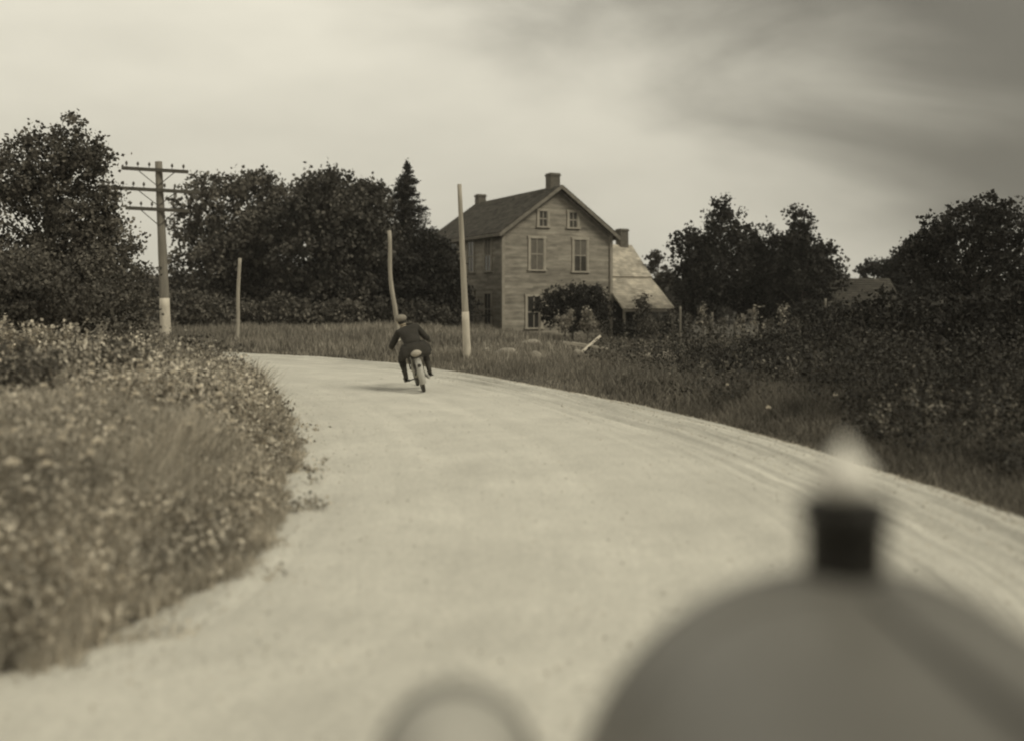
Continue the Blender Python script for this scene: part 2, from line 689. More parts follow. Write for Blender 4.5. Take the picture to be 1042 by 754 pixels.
def conifer(name, label, Y, px, top_py, base_half_px, m, leaf=.12):
    s = Y / F
    bx = (px - 521) * s
    base = Vector((bx, Y, Hs(bx, Y)))
    top = CAMH - (top_py - HZ) * s - base.z
    root = empty(name, base)
    tag(root, label, 'conifer tree')
    hw = base_half_px * s
    P = []
    tw = MB()
    tw.tube([(0, 0, 0), (.03, 0, top * .5), (0, 0, top)], [.17, .1, .015], 7)
    zz = .6
    while zz < top - .1:
        f = 1 - zz / top
        rr_ = hw * (f ** .92) * random.uniform(.72, 1.2)
        for k in range(int(11 + 4 * f)):
            a = random.uniform(0, 6.28)
            L = rr_ * random.uniform(.6, 1.15)
            npt = max(3, int(L / .08))
            for q in range(npt):
                g_ = (q + 1) / npt
                c = np.array([math.cos(a) * L * g_, math.sin(a) * L * g_, zz - .22 * L * g_ + .22 * L * g_ * g_])
                P.append(c + rng.normal(size=(7, 3)) * np.array([.12, .12, .09]) * (1.15 - .6 * g_) * (.3 + .8 * f))
            if k % 3 == 0:
                tw.tube([(0, 0, zz), (math.cos(a) * L * .8, math.sin(a) * L * .8, zz - .1 * L)], [.03, .008], 4, cap=False)
        zz += random.uniform(.13, .22)
    P.append(np.array([0, 0, top]) + rng.normal(size=(50, 3)) * np.array([.03, .03, .16]) - np.array([0, 0, .2]))
    P = np.concatenate(P)
    V_, Q_ = leaf_quads(P, leaf, .3, .22)
    link('crown', np_mesh('crown', V_, Q_), m, root)
    tw.build('trunk', M['bark'], root, True)
    return root


def blades(x, y, h, w, lean=.35, z0=None):
    n = len(x)
    zb = H(x, y) - .02 if z0 is None else z0
    a = rng.uniform(0, 6.28, n)
    # blade faces roughly at random
    sx, sy = np.cos(a), np.sin(a)
    b = rng.uniform(0, 6.28, n)
    ln = h * lean * rng.uniform(.2, 1.4, n)
    lx, ly = np.cos(b) * ln, np.sin(b) * ln
    B = np.stack([x, y, zb], 1)
    S = np.stack([sx * w, sy * w, 0 * w], 1) * .5
    m1 = B + np.stack([lx * .3, ly * .3, h * .55], 1)
    t1 = B + np.stack([lx, ly, h * (1 - .12 * rng.uniform(0, 1, n))], 1)
    V_ = np.stack([B - S, B + S, m1 - S * .8, m1 + S * .8, t1 - S * .15, t1 + S * .15], 1).reshape(-1, 3)
    k = (np.arange(n) * 6)[:, None]
    Q_ = np.concatenate([k + np.array([[0, 1, 3, 2]]), k + np.array([[2, 3, 5, 4]])], 0)
    return V_, Q_


def patchy(x, y, s, seed):
    r_ = np.random.default_rng(seed)
    o = np.zeros_like(x)
    for k in range(7):
        a = r_.uniform(0, 6.28)
        f = s * 1.6 ** k * .6
        o += np.sin((x * math.cos(a) + y * math.sin(a)) * f + r_.uniform(0, 6)) / 1.25 ** k
    return o / 3


# ---- left roadside meadow
def left_pts(n, x0, x1, y0, y1, dmin=-.05):
    x = rng.uniform(x0, x1, n)
    y = rng.uniform(y0, y1, n)
    inview = (x > -.60 * y - 1.5)
    x, y = x[inview], y[inview]
    d, s = road_dist(x, y)
    jag = .16 * patchy(x, y, 3.0, 5) + .12 * patchy(x, y, 9.0, 55)
    tuft = (patchy(x, y, 11.0, 77) > .62) & (d > -.38) & (rng.uniform(0, 1, len(x)) < .5)
    k = ((s > 0) & (d > dmin + jag)) | (tuft & (s > 0))
    return x[k], y[k], d[k]


parts = []
for (n, x0, x1, y0, y1, w, hh) in ((190000, -7, -1.2, 2.4, 8, .006, .36), (190000, -10, -1.5, 8, 14, .010, .34), (150000, -18, -2.5, 14, 24.5, .016, .42)):
    x, y, d = left_pts(n, x0, x1, y0, y1)
    h = (1 - .5 * sm((d - 1.2) / 4) * (y > 9)) * hh * rng.uniform(.45, 1.35, len(x)) * (.36 + .8 * sm((d + .1) / np.where(y > 11, .45, 1.1))) * (1 + .42 * patchy(x, y, 1.4, 9))
    parts.append(blades(x, y, h, np.full(len(x), w) * rng.uniform(.6, 1.5, len(x)), .5))
V_, Q_ = join(parts)
o = link('meadow_grass', np_mesh('meadow_grass', V_, Q_), M['grass_left'])
tag(o, 'long pale grass on the left roadside', 'grass', kind='stuff')

# leafy weeds and seed heads in the left meadow
parts = []
far_parts = []
for (n, x0, x1, y0, y1, lf, nl, hh) in ((6500, -7, -1.3, 2.6, 8, .034, 28, .50), (7500, -10, -1.6, 8, 14, .046, 24, .52), (6500, -18, -2.6, 14, 24, .055, 16, .50)):
    x, y, d = left_pts(n, x0, x1, y0, y1, .12)
    zb = H(x, y)
    h = (1 - .5 * sm((d - 1.2) / 4) * (y > 9)) * hh * rng.uniform(.5, 1.4, len(x)) * (.32 + .75 * sm(d / np.where(y > 11, .6, 1.4))) * (1 + .5 * patchy(x, y, 1.3, 19))
    near_parts = parts if y0 < 14 else near_parts
    parts = far_parts if y0 >= 14 else parts
    parts.append(blades(x, y, h * 1.05, np.full(len(x), lf * .25), .15))
    f = rng.uniform(.15, 1.0, (len(x), nl)) ** .7
    sp = rng.normal(size=(len(x), nl, 3)) * lf * np.array([1.6, 1.6, .9])
    P = np.stack([np.repeat(x[:, None], nl, 1), np.repeat(y[:, None], nl, 1), zb[:, None] + h[:, None] * f], 2) + sp * (1.3 - .6 * f)[..., None]
    parts.append(leaf_quads(P.reshape(-1, 3), lf, -.2, .35))
V_, Q_ = join(near_parts)
o = link('roadside_weeds', np_mesh('roadside_weeds', V_, Q_), M['weed'])
tag(o, 'leafy weeds and seed heads in the left roadside meadow', 'weeds', kind='stuff')

o = link('roadside_weeds', np_mesh('roadside_weeds', *join(far_parts)), mat('far_weed', tone(.24), .7, .5, 1.1, .75, translucent=.3))
tag(o, 'taller darker weeds along the left roadside at the bend', 'weeds', kind='stuff')

# pale plumes (goldenrod-like)
x, y, d = left_pts(1500, -12, -1.8, 4.5, 20, .45)
zb = H(x, y)
h = .50 * rng.uniform(.6, 1.25, len(x)) * (.5 + .6 * sm(d / 2))
lf = .012 + .0016 * y
nl = 22
f = rng.uniform(.78, 1.05, (len(x), nl))
P = np.stack([np.repeat(x[:, None], nl, 1), np.repeat(y[:, None], nl, 1), zb[:, None] + h[:, None] * f], 2) + rng.normal(size=(len(x), nl, 3)) * .022
Lq = leaf_quads(P.reshape(-1, 3), np.repeat(lf, nl), -.2, .4)
o = link('pale_weed_plumes', np_mesh('pale_weed_plumes', *Lq), mat('plume', tone(.36), .8, .2, 1, .4, translucent=.3))
tag(o, 'pale flowering plumes among the left roadside weeds', 'weeds', kind='stuff')

# ---- field beyond the road and right verge
def right_pts(n, x0, x1, y0, y1, dmin=-.03, xside=None):
    x = rng.uniform(x0, x1, n)
    y = rng.uniform(y0, y1, n)
    k = (np.abs(x) < .58 * y + 1.5)
    x, y = x[k], y[k]
    d, s = road_dist(x, y)
    jag = .10 * patchy(x, y, 3.0, 6)
    k = (s < 0) & (d > dmin + jag)
    return x[k], y[k], d[k]


# blend of dark verge (right) to paler hay field (left): two stuff objects
def wfield(x, y):
    return sm(((x / y * 1000 + 521) - 560 + 60 * patchy(x, y, .4, 31)) / 160)


P1, P2 = [], []
for (n, x0, x1, y0, y1, w, hh) in ((190000, 2.5, 11, 5, 15, .010, .30), (170000, -6, 18, 15, 27, .018, .33), (230000, -32, 32, 25, 52, .034, .36)):
    x, y, d = right_pts(n, x0, x1, y0, y1)
    wf = wfield(x, y)
    k = rng.uniform(0, 1, len(x)) < wf
    h = (1 - .55 * wf * (y > 24)) * hh * rng.uniform(.4, 1.35, len(x)) * (.30 + .75 * sm((d + .1) / 1.6)) * (1 + .45 * patchy(x, y, .9, 12))
    wv = w * rng.uniform(.6, 1.5, len(x))
    P1.append(blades(x[k], y[k], h[k], wv[k], .5))
    P2.append(blades(x[~k], y[~k], h[~k] * .8, wv[~k], .3))
o = link('verge_grass', np_mesh('verge_grass', *join(P1)), M['grass_verge'])
tag(o, 'dark rough grass on the right roadside verge', 'grass', kind='stuff')
o = link('hay_field', np_mesh('hay_field', *join(P2)), M['grass_field'])
tag(o, 'dry hay grass on the bank beyond the bend', 'grass', kind='stuff')

# dark leafy weeds on the right verge
parts = []
for (n, x0, x1, y0, y1, lf, nl, hh, px0) in ((2600, 4, 11, 8, 15, .045, 18, .34, 720), (5200, 2, 16, 14, 24, .06, 16, .55, 620), (3600, -2, 22, 24, 34, .07, 14, .26, 560)):
    x, y, d = right_pts(n, x0, x1, y0, y1, .6)
    px = x / y * 1000 + 521
    k = rng.uniform(0, 1, len(x)) < sm((px - px0) / 160)
    x, y, d = x[k], y[k], d[k]
    zb = H(x, y)
    h = (1 + .6 * sm((px[k] - 740) / 140)) * hh * rng.uniform(.5, 1.4, len(x)) * (.3 + .8 * sm(d / 3)) * (1 + .55 * patchy(x, y, 1.1, 23))
    parts.append(blades(x, y, h, np.full(len(x), lf * .25), .15))
    f = rng.uniform(.1, 1.0, (len(x), nl)) ** .7
    sp = rng.normal(size=(len(x), nl, 3)) * lf * np.array([1.7, 1.7, .9])
    P = np.stack([np.repeat(x[:, None], nl, 1), np.repeat(y[:, None], nl, 1), zb[:, None] + h[:, None] * f], 2) + sp * (1.3 - .6 * f)[..., None]
    parts.append(leaf_quads(P.reshape(-1, 3), lf, -.2, .4))
o = link('verge_weeds', np_mesh('verge_weeds', *join(parts)), mat('verge_weed', tone(.048), .7, .6, .9, .6, translucent=.2))
tag(o, 'dark leafy weeds covering the right verge', 'weeds', kind='stuff')
x, y, d = right_pts(2600, 0, 20, 9, 32, .5)
k = (patchy(x, y, 1.6, 91) > .1) & (x / y * 1000 + 521 > 600)
x, y = x[k], y[k]
h = rng.uniform(.3, .75, len(x))
f = rng.uniform(.55, 1.05, (len(x), 20))
P = np.stack([np.repeat(x[:, None], 20, 1), np.repeat(y[:, None], 20, 1), H(x, y)[:, None] + h[:, None] * f], 2) + rng.normal(size=(len(x), 20, 3)) * .05
o = link('verge_seed_heads', np_mesh('verge_seed_heads', *leaf_quads(P.reshape(-1, 3), np.repeat(.02 + .0022 * y, 20), -.2, .35)), mat('verge_pale', tone(.17), .8, .3, 1, .5, translucent=.3))
tag(o, 'paler seed heads standing in patches on the right verge', 'weeds', kind='stuff')


# ------------------------------------------------------------------ trees
# left roadside
tree('broadleaf_tree', 'tall loose-leaved tree at the left edge reaching highest over the telephone pole', 'tree', None, 21,
     [(72, 168, 33, 34), (92, 160, 26, 22), (103, 200, 22, 22), (50, 205, 38, 40), (82, 235, 40, 38), (20, 175, 32, 42), (-25, 210, 45, 60),
      (116, 255, 28, 20), (60, 280, 60, 34), (72, 132, 14, 16), (44, 140, 12, 14), (-20, 290, 60, 40), (136, 276, 20, 11), (30, 258, 42, 26), (78, 268, 40, 26), (100, 240, 26, 24)],
     62, M['leaf_mid'], leaf=.075, dens=1.05, trunk_r=.11, clump=.30, spray=.3)
tree('wayside_shrub', 'bushy shrub at the foot of the tall left tree', 'shrub', 'shrubs along the left roadside', 18,
     [(60, 305, 55, 42), (10, 295, 60, 52), (105, 315, 38, 34), (-50, 300, 60, 60)], 50, M['leaf_mid'], leaf=.065, dens=.8, trunk_r=.06, clump=.26)
tree('wayside_shrub', 'ragged shrub hiding the foot of the telephone pole on its left', 'shrub', 'shrubs along the left roadside', 20,
     [(128, 300, 24, 28), (110, 280, 28, 30), (142, 325, 15, 20)], 128, M['leaf_mid'], leaf=.065, dens=.75, trunk_r=.05, clump=.26)
for (px, py, rx, ry, Y, lb) in ((128, 348, 24, 16, 16, 'weedy shrub right of the pale-leaved one, toward the bend'),
        (205, 353, 22, 10, 18, 'last low weedy shrub before the bend on the left'),
        (100, 366, 46, 24, 11, 'ragged weedy shrub in the middle of the left meadow'),
        (20, 378, 50, 34, 9.5, 'ragged weedy shrub at the left edge nearest the viewer')):
    tree('wayside_shrub', lb, 'shrub', 'shrubs along the left roadside', Y, [(px, py, rx, ry), (px + rx * .5, py + 4, rx * .6, ry * .7)], px, M['leaf_mid'],
         leaf=.02 + .0024 * Y, dens=.55, trunk_r=.02, clump=.06 + .010 * Y, spray=.6)
tree('wayside_shrub', 'low pale-leaved shrub in front of the left thicket', 'shrub', 'shrubs along the left roadside', 14,
     [(60, 352, 50, 20), (5, 350, 50, 28), (115, 356, 32, 13)], 60, M['weed'], leaf=.05, dens=.7, trunk_r=.03, clump=.2)

G = 'trees in the row behind the bend'
tree('maple_tree', 'rounded tree behind the telephone pole with sky showing through its leaves', 'tree', G, 47,
     [(212, 204, 30, 28), (194, 235, 24, 30), (236, 192, 16, 16), (205, 275, 38, 30), (190, 305, 45, 28), (240, 245, 36, 40)], 210, M['leaf_mid'], leaf=.17, dens=.46, clump=.5, spray=.6, upright=.35)
tree('maple_tree', 'broad tree second from the telephone pole in the row behind the bend', 'tree', G, 49,
     [(264, 200, 22, 26), (288, 222, 30, 34), (255, 255, 44, 40), (275, 295, 55, 36)], 268, M['leaf_mid'], leaf=.17, dens=.8, clump=.5, spray=.6, upright=.35)
tree('maple_tree', 'tallest and widest tree at the middle of the row behind the bend', 'tree', G, 46,
     [(335, 192, 24, 24), (322, 222, 36, 34), (350, 225, 40, 34), (335, 262, 52, 44), (335, 300, 55, 34), (312, 196, 12, 14)], 335, M['leaf_dark'], leaf=.17, dens=.85, clump=.5, spray=.6, upright=.35)
tree('maple_tree', 'tree beside the pointed conifer with upswept branch tips', 'tree', G, 48,
     [(372, 212, 26, 30), (380, 242, 22, 32), (370, 265, 42, 44), (390, 300, 48, 36)], 378, M['leaf_dark'], leaf=.17, dens=.85, clump=.5, spray=.6, upright=.35)
conifer('spruce_tree', 'pointed dark conifer left of the house', 50, 414, 165, 80, M['needle'])
conifer('spruce_tree', 'low dark conifer close against the left side of the house', 52, 440, 236, 30, M['needle'])
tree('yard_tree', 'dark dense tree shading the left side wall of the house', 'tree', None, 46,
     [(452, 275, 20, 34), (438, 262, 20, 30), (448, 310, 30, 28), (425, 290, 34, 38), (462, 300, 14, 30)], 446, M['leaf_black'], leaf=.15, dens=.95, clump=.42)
GB = 'undergrowth bushes below the tree row'
for i, (px, py, rx, ry, Y, lb) in enumerate((
        (190, 318, 40, 24, 42, 'undergrowth bush just right of the telephone pole foot'),
        (240, 322, 34, 20, 44, 'undergrowth bush behind the short thin pole'),
        (292, 320, 38, 22, 43, 'undergrowth bush right of the short thin pole'),
        (345, 322, 36, 18, 43, 'undergrowth bush left of the rider and crooked pole'),
        (398, 322, 36, 18, 44, 'undergrowth bush behind the crooked pole'),
        (442, 326, 26, 16, 44, 'undergrowth bush between the rider and the house'))):
    tree('undergrowth_bush', lb, 'bush', GB, Y, [(px, py, rx, ry), (px + rx * .5, py + 4, rx * .6, ry * .8)], px, M['leaf_mid'] if i < 4 else M['leaf_dark'],
         leaf=.13, dens=.85, trunk_r=.05, clump=.38)

# by the house
tree('lilac_bush', 'large rounded bush in front of the house gable wall', 'bush', None, 44.5,
     [(583, 303, 29, 17), (564, 314, 20, 19), (606, 312, 18, 24), (585, 323, 38, 18)], 582, M['leaf_black'], leaf=.11, dens=.8, trunk_r=.06, clump=.3)
tree('garden_shrub', 'pale-leaved low shrub at the foot of the large rounded bush', 'shrub', 'low pale shrubs before the house', 42,
     [(574, 330, 10, 10), (580, 322, 6, 8)], 575, M['leaf_pale'], leaf=.09, dens=.6, trunk_r=.02, clump=.24)
tree('garden_shrub', 'pale-leaved low shrub nearer the lean-to end of the rounded bush', 'shrub', 'low pale shrubs before the house', 42,
     [(600, 331, 11, 10), (596, 322, 6, 8)], 598, M['leaf_pale'], leaf=.09, dens=.6, trunk_r=.02, clump=.24)
tree('garden_shrub', 'leggy shrub rising in front of the lean-to roof', 'shrub', None, 42,
     [(655, 320, 7, 26), (653, 308, 5, 10), (663, 335, 10, 12)], 656, M['leaf_mid'], leaf=.10, dens=.55, trunk_r=.03, clump=.24, spray=.5)
tree('garden_shrub', 'dark low shrub under the lean-to eave', 'shrub', None, 45,
     [(632, 336, 16, 10), (672, 335, 20, 12), (692, 330, 12, 14)], 650, M['leaf_black'], leaf=.10, dens=.8, trunk_r=.03, clump=.3)

# right of the house
tree('pine_tree', 'slim tree with a small round tuft beside the lean-to roof', 'tree', None, 56,
     [(667, 263, 8, 8), (664, 272, 10, 4), (676, 286, 10, 8)], 670, M['leaf_dark'], leaf=.14, dens=.9, trunk_r=.07, clump=.3)
GR = 'dark trees right of the house'
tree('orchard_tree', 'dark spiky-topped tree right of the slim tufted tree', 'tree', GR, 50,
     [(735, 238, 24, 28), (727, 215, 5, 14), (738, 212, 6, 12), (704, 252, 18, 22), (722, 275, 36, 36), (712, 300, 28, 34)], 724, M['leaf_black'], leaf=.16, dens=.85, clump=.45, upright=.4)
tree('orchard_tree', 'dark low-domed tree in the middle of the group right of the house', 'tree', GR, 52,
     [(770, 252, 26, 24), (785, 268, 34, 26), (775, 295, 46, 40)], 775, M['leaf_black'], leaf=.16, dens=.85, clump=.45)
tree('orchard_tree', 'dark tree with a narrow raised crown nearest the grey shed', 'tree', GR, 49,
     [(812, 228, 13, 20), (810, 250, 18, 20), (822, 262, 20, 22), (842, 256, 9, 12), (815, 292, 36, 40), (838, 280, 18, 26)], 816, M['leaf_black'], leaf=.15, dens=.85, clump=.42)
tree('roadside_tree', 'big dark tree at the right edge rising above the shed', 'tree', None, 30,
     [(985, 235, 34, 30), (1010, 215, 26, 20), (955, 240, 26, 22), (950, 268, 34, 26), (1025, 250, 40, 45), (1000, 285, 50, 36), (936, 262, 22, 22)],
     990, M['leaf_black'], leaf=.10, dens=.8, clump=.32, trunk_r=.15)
tree('roadside_tree', 'smaller dark tree stepping down to the shed roof from the right', 'tree', None, 58,
     [(905, 272, 26, 12), (928, 262, 20, 18), (885, 277, 14, 8), (930, 290, 36, 22)], 915, M['leaf_black'], leaf=.17, dens=.9, clump=.42)
GS = 'dark bushes along the right verge'
for (px, py, rx, ry, Y, lb) in (
        (900, 326, 52, 30, 22, 'dark bush in front of the shed wall'),
        (965, 330, 50, 40, 20, 'tall dark bush below the big right tree'),
        (1030, 335, 50, 50, 19, 'dark bush cut by the right edge of the view'),
        (850, 350, 40, 20, 23, 'low dark bush left of the shed, nearest the road'),
        (830, 325, 34, 20, 40, 'dark bush below the narrow-crowned tree'),
        (800, 350, 34, 14, 27, 'low ragged bush furthest left along the right verge'),
        (890, 372, 46, 16, 18, 'low ragged bush in front of the shed bushes, close to the road'),
        (990, 370, 60, 26, 16, 'low spreading dark bush nearest the road at the right')):
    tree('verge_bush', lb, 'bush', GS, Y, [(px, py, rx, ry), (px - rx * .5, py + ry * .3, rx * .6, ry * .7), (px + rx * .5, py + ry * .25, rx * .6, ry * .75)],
         px, M['leaf_black'], leaf=.05 + .0018 * Y, dens=.62, trunk_r=.04, clump=.18 + .004 * Y, spray=.4)  # vignette darkening on the right put into the leaf colour

# far wood closing the horizon
cx = rng.uniform(-75, 95, 5200)
cy = rng.uniform(88, 112, 5200)
pxx = cx / cy * 1000 + 521
top = 3.4 + 1.2 * patchy(cx, cy, .25, 44)
czz = rng.uniform(0, 1, 5200) ** .7 * top
P = np.repeat(np.stack([cx, cy, czz], 1), 16, 0) + rng.normal(size=(5200 * 16, 3)) * .55
P[:, 2] = np.maximum(P[:, 2], -.3)
o = link('distant_wood', np_mesh('distant_wood', *leaf_quads(P, .5)), M['leaf_dark'])
tag(o, 'far low wood closing the horizon behind the house', 'wood', kind='stuff')


# tall garden plants between the verge and the dark trees
def stalk_plant(px, ptop, pbot, Y, label, grp='tall leafy stalks right of the house', m='leaf_pale', wide=1.0):
    s = Y / F
    x = (px - 521) * s
    zb = Hs(x, Y) - .02
    h = CAMH - (ptop - HZ) * s - zb
    root = empty('garden_stalk', (x, Y, zb))
    tag(root, label, 'plant', grp)
    mb = MB()
    lx = random.uniform(-.1, .1)
    mb.tube([(0, 0, 0), (lx * .4, 0, h * .5), (lx, 0, h)], [.025, .02, .01], 5)
    mb.build('stem', M['stem'], root)
    n = 150
    f = rng.uniform(.12, 1.02, n)
    P = np.stack([lx * f, 0 * f, h * f], 1) + rng.normal(size=(n, 3)) * np.array([.13, .13, .06]) * wide * (1.3 - .7 * f)[:, None]
    link('foliage', np_mesh('foliage', *leaf_quads(P, .15, .3, .3)), M[m], root)
    return root


for px, pt, lb in ((686, 316, 'tall leafy stalk nearest the lean-to'), (702, 320, 'leafy stalk second from the lean-to'),
                   (716, 309, 'tallest pale stalk below the spiky-topped tree'), (724, 322, 'bushy stalk beside the tallest pale stalk'),
                   (737, 324, 'stalk between the tallest pale stalk and a fence post'), (757, 320, 'pale stalk left of a fence post'),
                   (771, 313, 'tall pale stalk under the low-domed tree'), (783, 326, 'short stalk right of the tall pale stalk'),
                   (796, 310, 'stalk with a pale bushy top below the narrow-crowned tree'), (812, 324, 'short leafy stalk before the verge bush')):
    stalk_plant(px, pt, 350, 38 + random.uniform(-2, 2), lb, m='leaf_pale' if px in (716, 771, 796, 757) else 'leaf_mid', wide=1.2 if px == 796 else 1.0)


# ------------------------------------------------------------------ posts and poles
def post(name, label, cat, grp, px_top, py_top, px_bot, Y, r0, r1, m, wob_=0.0, ybot=None):
    s = Y / F
    xb = (px_bot - 521) * s
    xt = (px_top - 521) * s
    zb = Hs(xb, Y) - .1
    zt = CAMH - (py_top - HZ) * s
    root = empty(name, (xb, Y, zb))
    tag(root, label, cat, grp)
    mb = MB()
    pts, rad = [], []
    for k in range(13):
        f = k / 12
        pts.append(((xt - xb) * f + wob_ * math.sin(f * 6.5 + .8) * (f * (1.15 - f)) * 2, 0.02 * math.sin(f * 5), (zt - zb) * f))
        rad.append((r0 * (1 - f) + r1 * f) * (1 + .03 * math.sin(k * 2.3)))
    mb.tube(pts, rad, 12)
    mb.build('shaft', m, root, True)
    return root, pts, rad


def band(root, pts, rad, h, m):
    mb = MB()
    ps, rs = [], []
    for k in range(6):
        zz = .08 + (h - .08) * k / 5
        for a in range(len(pts) - 1):
            if pts[a][2] <= zz <= pts[a + 1][2]:
                f = (zz - pts[a][2]) / (pts[a + 1][2] - pts[a][2])
                ps.append(Vector(pts[a]).lerp(Vector(pts[a + 1]), f))
                rs.append((rad[a] * (1 - f) + rad[a + 1] * f) + .006)
                break
    mb.tube(ps, rs, 12)
    mb.build('painted_base', m, root, True)


r, p, rd = post('wooden_pole', 'weathered bare pole with a whitened base standing between rider and house', 'pole', None, 467.5, 188, 476, 25.6, .105, .055, M['pole_pale'])
band(r, p, rd, 1.45, M['pole_white'])
r, p, rd = post('wooden_pole', 'crooked bare pole rising straight above the rider', 'pole', None, 395.5, 235, 405, 33, .085, .065, M['pole_pale'], .10)
r, p, rd = post('wooden_pole', 'short thin pale pole in front of the tree row', 'pole', None, 244, 263, 241, 36, .075, .06, M['pole_pale'], .03)

# telephone pole
Yt = 38
tp, p, rd = post('telephone_pole', 'grey telephone pole with three crossarms left of the tree row', 'telephone pole', None, 161.5, 165, 169, Yt, .20, .13, M['pole'])
band(tp, p, rd, 1.7, M['pole_white'])


def crossarm(zpx, x0, x1, tilt, npin, skip=()):
    s = Yt / F
    zc = CAMH - (zpx - HZ) * s - tp.location.z
    f = zc / p[-1][2]
    xc = p[-1][0] * f
    bx = tp.location.x
    a = Vector(((x0 - 521) * s - bx, -.19, zc + tilt))
    b = Vector(((x1 - 521) * s - bx, -.19, zc - tilt))
    d = b - a
    rot = d.to_track_quat('X', 'Z').to_matrix()
    arm = MB().box((a + b) / 2, (d.length, .10, .13), rot).build('crossarm', M['arm'], tp)
    for k in range(npin):
        q = a.lerp(b, (k + .4) / (npin - .2))
        if abs(q.x - xc) < .22:
            continue
        MB().lathe([(.012, .06), (.012, .14), (.045, .15), (.05, .2), (.035, .26), (.01, .28)], q, 'Z', 10).build('insulator', M['arm'], arm, True)
    for sgn in (-1, 1):
        e = Vector((xc + sgn * min(.75, d.length * .28), -.15, zc - .04))
        MB().tube([e, (xc, -.16, zc - .62)], .018, 5).build('brace', M['arm'], arm)
    return arm


crossarm(174, 126, 193, .075, 6)
crossarm(194, 102, 205, .11, 10)
crossarm(214, 130, 194, .06, 6)

# fence posts
for px, pt, Y, lb in ((747, 328, 31, 'dark thin fence post below the low-domed tree'), (692, 312, 42, 'fence post closest to the lean-to end'),
                      (549, 318, 44, 'pale stake in front of the ground-floor gable window'), (725, 318, 42, 'fence post below the spiky-topped tree'),
                      (839, 304, 42, 'fence post at the left end of the shed'), (905, 312, 44, 'fence post before the shed gable')):
    post('fence_post', lb, 'fence post', 'old fence posts beyond the verge', px + random.uniform(-1.5, 1.5), pt, px, Y, .055, .05,
         M['bark'] if px == 747 else M['pole_pale'] if px == 549 else M['pole'])

# ------------------------------------------------------------------ the house
hz = math.atan2(.45, .89)
HX, HY = -.45, 50.0
house = empty('farmhouse', (HX, HY, 0), hz)
tag(house, 'weathered two-storey clapboard farmhouse with gable end and three chimneys', 'house')
WU, LV, EAVE, PEAK = 6.4, 9.6, 5.38, 7.66


def wall_mesh(u0, u1, z0, ztop, plane, out):
    """clapboards: tilted strips; plane(u, off, z) -> point; ztop(u) roof line"""
    mb = MB()
    zz = z0
    ch = .135
    while zz < 9:
        z1 = zz + ch
        # span of the strip below the roofline
        us = [u0 + (u1 - u0) * k / 60 for k in range(61)]
        ok = [q for q in us if ztop(q) > zz + .02]
        if len(ok) < 2:
            break
        a, b = ok[0], ok[-1]
        cuts = [a]
        q = a + random.uniform(.8, 3.4)
        while q < b - .5:
            cuts.append(q)
            q += random.uniform(1.5, 3.6)
        cuts.append(b)
        for k in range(len(cuts) - 1):
            n = len(mb.v)
            ca, cb = cuts[k] + (.004 if k else 0), cuts[k + 1]
            mb.v += [plane(ca, .030, zz), plane(cb, .030, zz), plane(cb, .008, z1 + .01), plane(ca, .008, z1 + .01),
                     plane(ca, .008, zz), plane(cb, .008, zz)]
            mb.f += [[n, n + 1, n + 2, n + 3], [n + 4, n + 5, n + 1, n]]
        zz = z1
    return mb


def pg(u_, off, z_): return Vector((u_, -off, z_))            # gable wall at v=0
def ps(v_, off, z_): return Vector((-off, v_, z_))            # left side wall at u=0
def pb(u_, off, z_): return Vector((WU - u_, LV + off, z_))
def pr(v_, off, z_): return Vector((WU + off, LV - v_, z_))


def gtop(u_): return EAVE + (PEAK - EAVE) * (1 - abs(u_ - WU / 2) / (WU / 2)) - .02


core = MB()
core.poly([(0, 0, -1), (WU, 0, -1), (WU, 0, EAVE), (WU / 2, 0, PEAK - .02), (0, 0, EAVE)], (0, LV, 0))
for mbx in (wall_mesh(0, WU, -.6, gtop, pg, 0), wall_mesh(0, LV, -.6, lambda q: EAVE, ps, 0), wall_mesh(0, WU, -.6, gtop, pb, 0), wall_mesh(0, LV, -.6, lambda q: EAVE, pr, 0)):
    n = len(core.v)
    core.v += mbx.v
    core.f += [[i + n for i in f] for f in mbx.f]
core.build('wall', M['clap'], house)
tr = MB()
for (u_, v_) in ((-.04, -.04), (WU + .04, -.04), (-.04, LV + .04), (WU + .04, LV + .04)):
    MB().box((u_, v_, EAVE / 2 - .35), (.16, .16, EAVE + .7)).build('corner_board', M['trim'], house)


def roof_slab(mb, p0, p1, p2, p3, th=.12):
    n_ = (p1 - p0).cross(p3 - p0).normalized()
    if n_.z < 0: n_ = -n_
    mb.poly([p0, p1, p2, p3], n_ * th)


def shingles(p0, p1, p2, p3, mb, course=.16, wid=.3):
    """p0-p1 eave edge, p3-p2 ridge edge; thin tilted shingles above a slab"""
    n_ = (p1 - p0).cross(p3 - p0).normalized()
    if n_.z < 0: n_ = -n_
    L_ = (p3 - p0).length
    k = int(L_ / course)
    for i in range(k):
        a0, a1 = i / k, (i + 1.05) / k
        a1 = min(a1, 1)
        e0, e1 = p0.lerp(p3, a0), p1.lerp(p2, a0)
        f0, f1 = p0.lerp(p3, a1), p1.lerp(p2, a1)
        m_ = int((e1 - e0).length / wid)
        for j in range(m_):
            b0, b1 = (j + .02) / m_, (j + .98) / m_
            h0 = .024 + random.uniform(0, .012)
            n = len(mb.v)
            mb.v += [e0.lerp(e1, b0) + n_ * h0, e0.lerp(e1, b1) + n_ * h0, f0.lerp(f1, b1) + n_ * .004, f0.lerp(f1, b0) + n_ * .004,
                     e0.lerp(e1, b0) + n_ * .002, e0.lerp(e1, b1) + n_ * .002]
            mb.f += [[n, n + 1, n + 2, n + 3], [n + 4, n + 5, n + 1, n]]


